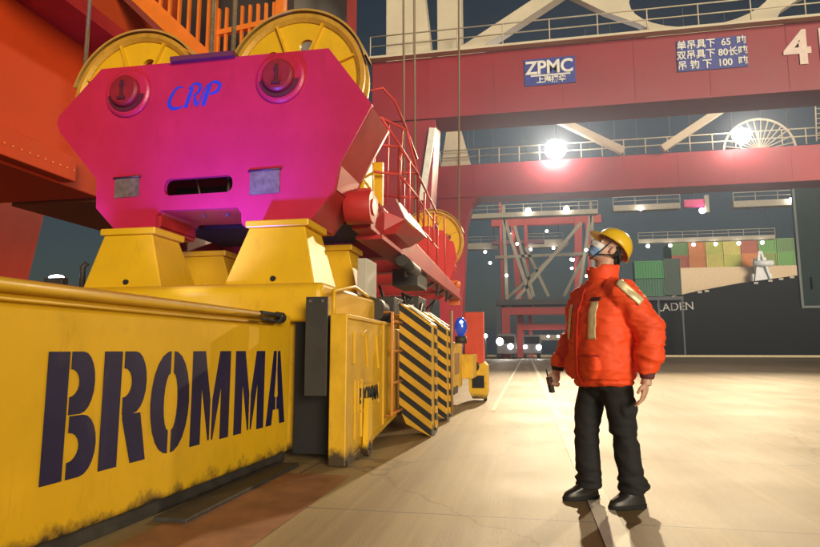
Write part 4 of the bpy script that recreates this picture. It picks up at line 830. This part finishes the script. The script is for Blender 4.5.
patch(jbv, frontgrid(-.165, -.105, 1.10, 1.355), 'chest_strip', REF, jacket)
patch(jbv, frontgrid(-.018, .018, .80, 1.46, 3, 30), 'zip_flap', mat('flap_orange', (.72, .035, .012), .6), jacket, .008)
patch(jbv, frontgrid(.09, .175, 1.36, 1.385, 6, 3), 'pocket_flap', mat('flap_dark', (.07, .015, .015), .6), jacket, .006)
patch(jbv, frontgrid(.04, .20, .985, 1.0, 8, 2), 'pocket_welt', mat('welt_dark', (.45, .02, .008), .6), jacket, .005)
# strips over the shoulders, towards the back of the sleeve
RL = Matrix.Rotation(R(-PA), 3, 'Z') @ Vector((.982, .191, 0)); CL = Matrix.Rotation(R(-PA), 3, 'Z') @ Vector((-.125, -.99, -.11))
g_ = []
for k_ in range(7):
    row = []
    for i in range(15):
        t = i / 14; w_ = (k_ / 6 - .5) * .055; u = .140 + .15 * t + .62 * w_; z = 1.515 - .14 * t + .78 * w_
        o_ = RL * u + CL * .8; row.append(((o_.x, o_.y, z + o_.z), tuple(-CL)))
    g_.append(row)
patch(jbv, g_, 'shoulder_strip', REF, jacket)
# open collar
q = MB()
for k_ in range(0): pass
col = []
for i in range(25):
    a_ = R(-250 + 320 * i / 24); col.append((math.cos(a_), math.sin(a_)))
vs_ = []
for zz, rr in ((1.515, .098), (1.56, .104), (1.618, .112), (1.623, .100), (1.565, .090)):
    for cxx, syy in col: vs_.append((cxx * rr, .052 + syy * rr * 1.02 + (.012 if syy < 0 else 0) * (zz - 1.5) * -10 * .4, zz + (-.035 if syy < -.6 else 0) * (zz - 1.5) * 10 * .6 + .012 * noise.noise(Vector((cxx * 2, syy * 2, zz * 9)))))
nC = 25; fs_ = [(r0 * nC + i, r0 * nC + i + 1, (r0 + 1) * nC + i + 1, (r0 + 1) * nC + i) for r0 in range(4) for i in range(nC - 1)]
pbuild(MB().add(vs_, fs_, True), 'collar', JK, jacket)
# black knitted cuffs
for wr_, d_ in ((LWR, Vector((-.02, -.05, -1))), (RWR, Vector((-.02, -.15, -1)))):
    pbuild(MB().tube([wr_ + Vector((0, 0, .02)), wr_ + d_.normalized() * .012, wr_ + d_.normalized() * .022], [.05, .044, .036], 18), 'cuff', mat('cuff_dark', (.12, .03, .04), .8) if wr_ is LWR else mat('cuff_black', (.02, .018, .02), .8), jacket)
# trousers
t_ = MB()
t_.loft([((0, .03, .76), .178, .135), ((0, .03, .84), .178, .132), ((0, .03, .92), .168, .125)], 32, 2.2)
for H_, K_, A_, s in ((LHP, LKN, LAN, 1), (RHP, RKN, RAN, -1)):
    t_.tube([H_ + Vector((0, 0, .02)), H_ + Vector((s * .002, 0, -.10)), H_.lerp(K_, .55), K_, K_.lerp(A_, .4), A_ + Vector((0, 0, .09)), A_ + Vector((0, .005, .03)), A_ + Vector((0, .005, .0))], [.103, .108, .100, .086, .083, .085, .092, .080], 22)
    t_.ell(H_.lerp(K_, .62) + Vector((s * .085, .01, 0)), (.028, .07, .085))
t_.ell((0, .03, .78), (.10, .12, .10))
tm = remesh(t_, .0085, 5, .5)
def tw(c):
    low = max(0, 1 - abs(c.z - .14) / .12); kn = max(0, 1 - abs(c.z - .47) / .12)
    return .010 * noise.noise(Vector((c.x * 7, c.y * 7, c.z * 9))) + .006 * noise.noise(Vector((c.x * 14, c.y * 14, c.z * 20 + c.x * 12))) + (low * .034 + kn * .016) * noise.noise(Vector((c.x * 5, c.y * 5, c.z * 26)))
wrinkle(tm, tw)
TR = mat('trouser_black', (.010, .010, .012), .8, var=.2, vscale=10, bump=.1, bscale=200)
trousers, tbv = place('trousers', tm, TR)
# shoes
for A_, s in ((LAN, 1), (RAN, -1)):
    m = MB(); ax, ay = A_.x, A_.y; toe = s * .03
    m.loft([((ax + toe * .5, ay - .055, .006), .044, .135), ((ax + toe * .5, ay - .055, .03), .048, .140), ((ax + toe * .45, ay - .05, .055), .046, .130), ((ax + toe * .2, ay - .02, .085), .050, .092), ((ax, ay + .005, .12), .052, .064), ((ax, ay + .005, .17), .052, .060)], 28, 2.3)
    me = remesh(m, .006, 4, .5); sh, _ = place('shoe', me, mat('shoe_black', (.018, .016, .016), .35, var=.2))
    q = MB().loft([((ax + toe * .5, ay - .055, .0), .050, .143), ((ax + toe * .5, ay - .055, .022), .051, .145)], 28, 2.3); pbuild(q, 'sole', BLK, sh)
# hard hat
HAT = mat('hat_yellow', (.80, .52, .015), .28, var=.04, coat=.4)
vs_ = []; nu, nv = 36, 12
for i in range(nv + 1):
    a_ = (math.pi / 2) * i / nv
    for k_ in range(nu):
        t = 2 * math.pi * k_ / nu; rx, ry, rz = .112, .138, .125
        x, y, z = rx * math.cos(t) * math.sin(a_ + 1e-3), ry * math.sin(t) * math.sin(a_ + 1e-3), rz * math.cos(a_)
        ridge = .006 * max(0, 1 - abs(x) / .018) * (1 if a_ < 1.3 else 0)
        dip = -.030 * max(0, (y / ry)) ** 1.5 * (a_ / (math.pi / 2)) ** 2
        vs_.append(hp(x, y + .012, z + .052 + ridge + dip))
fs_ = [(i * nu + k_, i * nu + (k_ + 1) % nu, (i + 1) * nu + (k_ + 1) % nu, (i + 1) * nu + k_) for i in range(nv) for k_ in range(nu)]
hat = pbuild(MB().add(vs_, fs_, True), 'hard_hat', HAT); md = hat.modifiers.new('t', 'SOLIDIFY'); md.thickness = .004
vs_ = []; 
for rI in range(5):
    for k_ in range(nu):
        t = 2 * math.pi * k_ / nu; f = rI / 4; front = max(0, -math.sin(t)) ** 1.4; w_ = .008 + .050 * front
        rx, ry = .111 + w_ * f * .55, .137 + w_ * f
        back = max(0, math.sin(t)); z = .052 - .030 * back ** 1.5 + .006 * f - .020 * f * f * front - .004 * f
        vs_.append(hp(rx * math.cos(t), ry * math.sin(t) + .012, z))
fs_ = [(i * nu + k_, i * nu + (k_ + 1) % nu, (i + 1) * nu + (k_ + 1) % nu, (i + 1) * nu + k_) for i in range(4) for k_ in range(nu)]
br_ = pbuild(MB().add(vs_, fs_, True), 'brim', HAT, hat); md = br_.modifiers.new('t', 'SOLIDIFY'); md.thickness = .004
m = MB()
for s in (-1, 1):
    m.tube([hp(s * .100, -.035, .05), hp(s * .083, -.045, -.02), hp(s * .068, -.055, -.075), hp(s * .03, -.062, -.122), hp(0, -.064, -.130)], .0045, 6)
    m.tube([hp(s * .100, .075, .03), hp(s * .086, .045, -.03), hp(s * .072, -.02, -.066), hp(s * .062, -.05, -.088)], .0045, 6)
    m.tube([hp(s * .088, .06, .0), hp(s * .07, .095, -.03), hp(0, .118, -.035)], .007, 6)
pbuild(m, 'chin_strap', mat('strap_black', (.02, .018, .018), .7), hat)
# hair under the hat
me = MB()
for s in (-1, 1): me.ell(hp(s * .070, .030, .010), (.012, .040, .040), HR)
me.ell(hp(0, .075, -.015), (.066, .040, .060), HR)
hm = remesh(me, .006, 2, .5); wrinkle(hm, lambda c: .004 * noise.noise(c * 60)); place('hair', hm, mat('hair_black', (.012, .010, .009), .6, bump=.5, bscale=300))
# face mask, laid over nose, cheeks and chin
rows = []
for i in range(13):
    z = .002 - .118 * i / 12; row = []
    for k_ in range(15):
        a_ = R(-72 + 144 * k_ / 14); zz = z - .012 * abs(k_ - 7) / 7 * (1 if i < 6 else -1.2)
        d = HR @ Vector((-math.sin(a_), math.cos(a_), 0)); o = hp(math.sin(a_) * .3, -.02 - math.cos(a_) * .3, zz); row.append((o, d))
    rows.append(row)
MK = mat('mask_blue', (.22, .40, .80), .7, var=.2, vscale=14, bump=.3, bscale=70)
vs_ = []
for i, row in enumerate(rows):
    for k_, (o, d) in enumerate(row):
        h = head_bv.ray_cast(o, d); p = h[0] if h[0] else o + d * .22
        puff = .019 * math.sin(math.pi * (i + .6) / 13.2) * math.cos((k_ - 7) / 7 * 1.35) + .0035
        vs_.append(p - d * (puff + .0012 * math.sin(i * 2.6)))
mk = pbuild(MB().add(vs_, [(i * 15 + k_, i * 15 + k_ + 1, (i + 1) * 15 + k_ + 1, (i + 1) * 15 + k_) for i in range(12) for k_ in range(14)], True), 'face_mask', MK)
md = mk.modifiers.new('t', 'SOLIDIFY'); md.thickness = .002; md = mk.modifiers.new('s', 'SUBSURF'); md.levels = 1; md.render_levels = 1
pbuild(MB().add([v + HR @ Vector((0, -.002, 0)) for v in vs_[:15 * 6]], [(i * 15 + k_, i * 15 + k_ + 1, (i + 1) * 15 + k_ + 1, (i + 1) * 15 + k_) for i in range(5) for k_ in range(14)], True), 'mask_band', mat('mask_white', (.78, .80, .84), .7), mk)
m = MB()
for s in (-1, 1): m.tube([hp(s * .058, -.055, -.01), hp(s * .076, -.01, .018), hp(s * .084, .028, .010)], .0016, 5); m.tube([hp(s * .055, -.045, -.085), hp(s * .075, .0, -.04), hp(s * .082, .028, -.012)], .0016, 5)
pbuild(m, 'ear_loop', MATS['mask_white'], mk)
for s in (-1, 1):
    e = pbuild(MB().ell(hp(s * .031, -.079, .013), (.013, .011, .011), HR), 'eye', mat('eye_white', (.7, .68, .66), .2)); pbuild(MB().ell(hp(s * .031, -.0885, .014), (.0055, .003, .0055), HR), 'iris', BLK, e)
    pbuild(MB().tube([hp(s * .014, -.096, .030), hp(s * .030, -.097, .036), hp(s * .050, -.085, .032)], [.003, .004, .002], 6), 'eyebrow', MATS['hair_black'])
# two-way radio in the far hand
rp_ = RWR + Vector((.012, -.075, -.115))
rd = MB().box(-.023, .023, -.015, .015, -.065, .05); RMx = PM @ Matrix.Translation(rp_) @ Matrix.Rotation(R(12), 4, 'X')
RT = thing('two_way_radio', PM @ rp_, 'black two way radio held low in the hand on the far side of the person', 'radio')
rb_ = rd.build('radio_body', mat('radio_black', (.015, .014, .015), .45), RT, .006, M=RMx)
MB().tube([(-.012, 0, .05), (-.012, 0, .11)], [.007, .004], 8).build('antenna', MATS['radio_black'], RT, M=RMx); MB().box(-.016, .016, -.0165, -.015, -.005, .03).build('speaker_grille', mat('grille_red', (.35, .06, .05), .5), RT, M=RMx)

# ------------------------------------------------------------------ night haze over the quay
hz_ = MB().box(-910, 910, -310, 2510, -6, 62).build('haze', bpy.data.materials.new('night_haze'), None); hz_['kind'] = 'stuff'
hm_ = hz_.data.materials[0]; hm_.use_nodes = True; n = hm_.node_tree.nodes; n.remove(n['Principled BSDF'])
pv = n.new('ShaderNodeVolumePrincipled'); pv.inputs['Color'].default_value = (.55, .68, 1.0, 1); pv.inputs['Density'].default_value = .0008; pv.inputs['Anisotropy'].default_value = .68
hm_.node_tree.links.new(pv.outputs[0], n['Material Output'].inputs['Volume'])
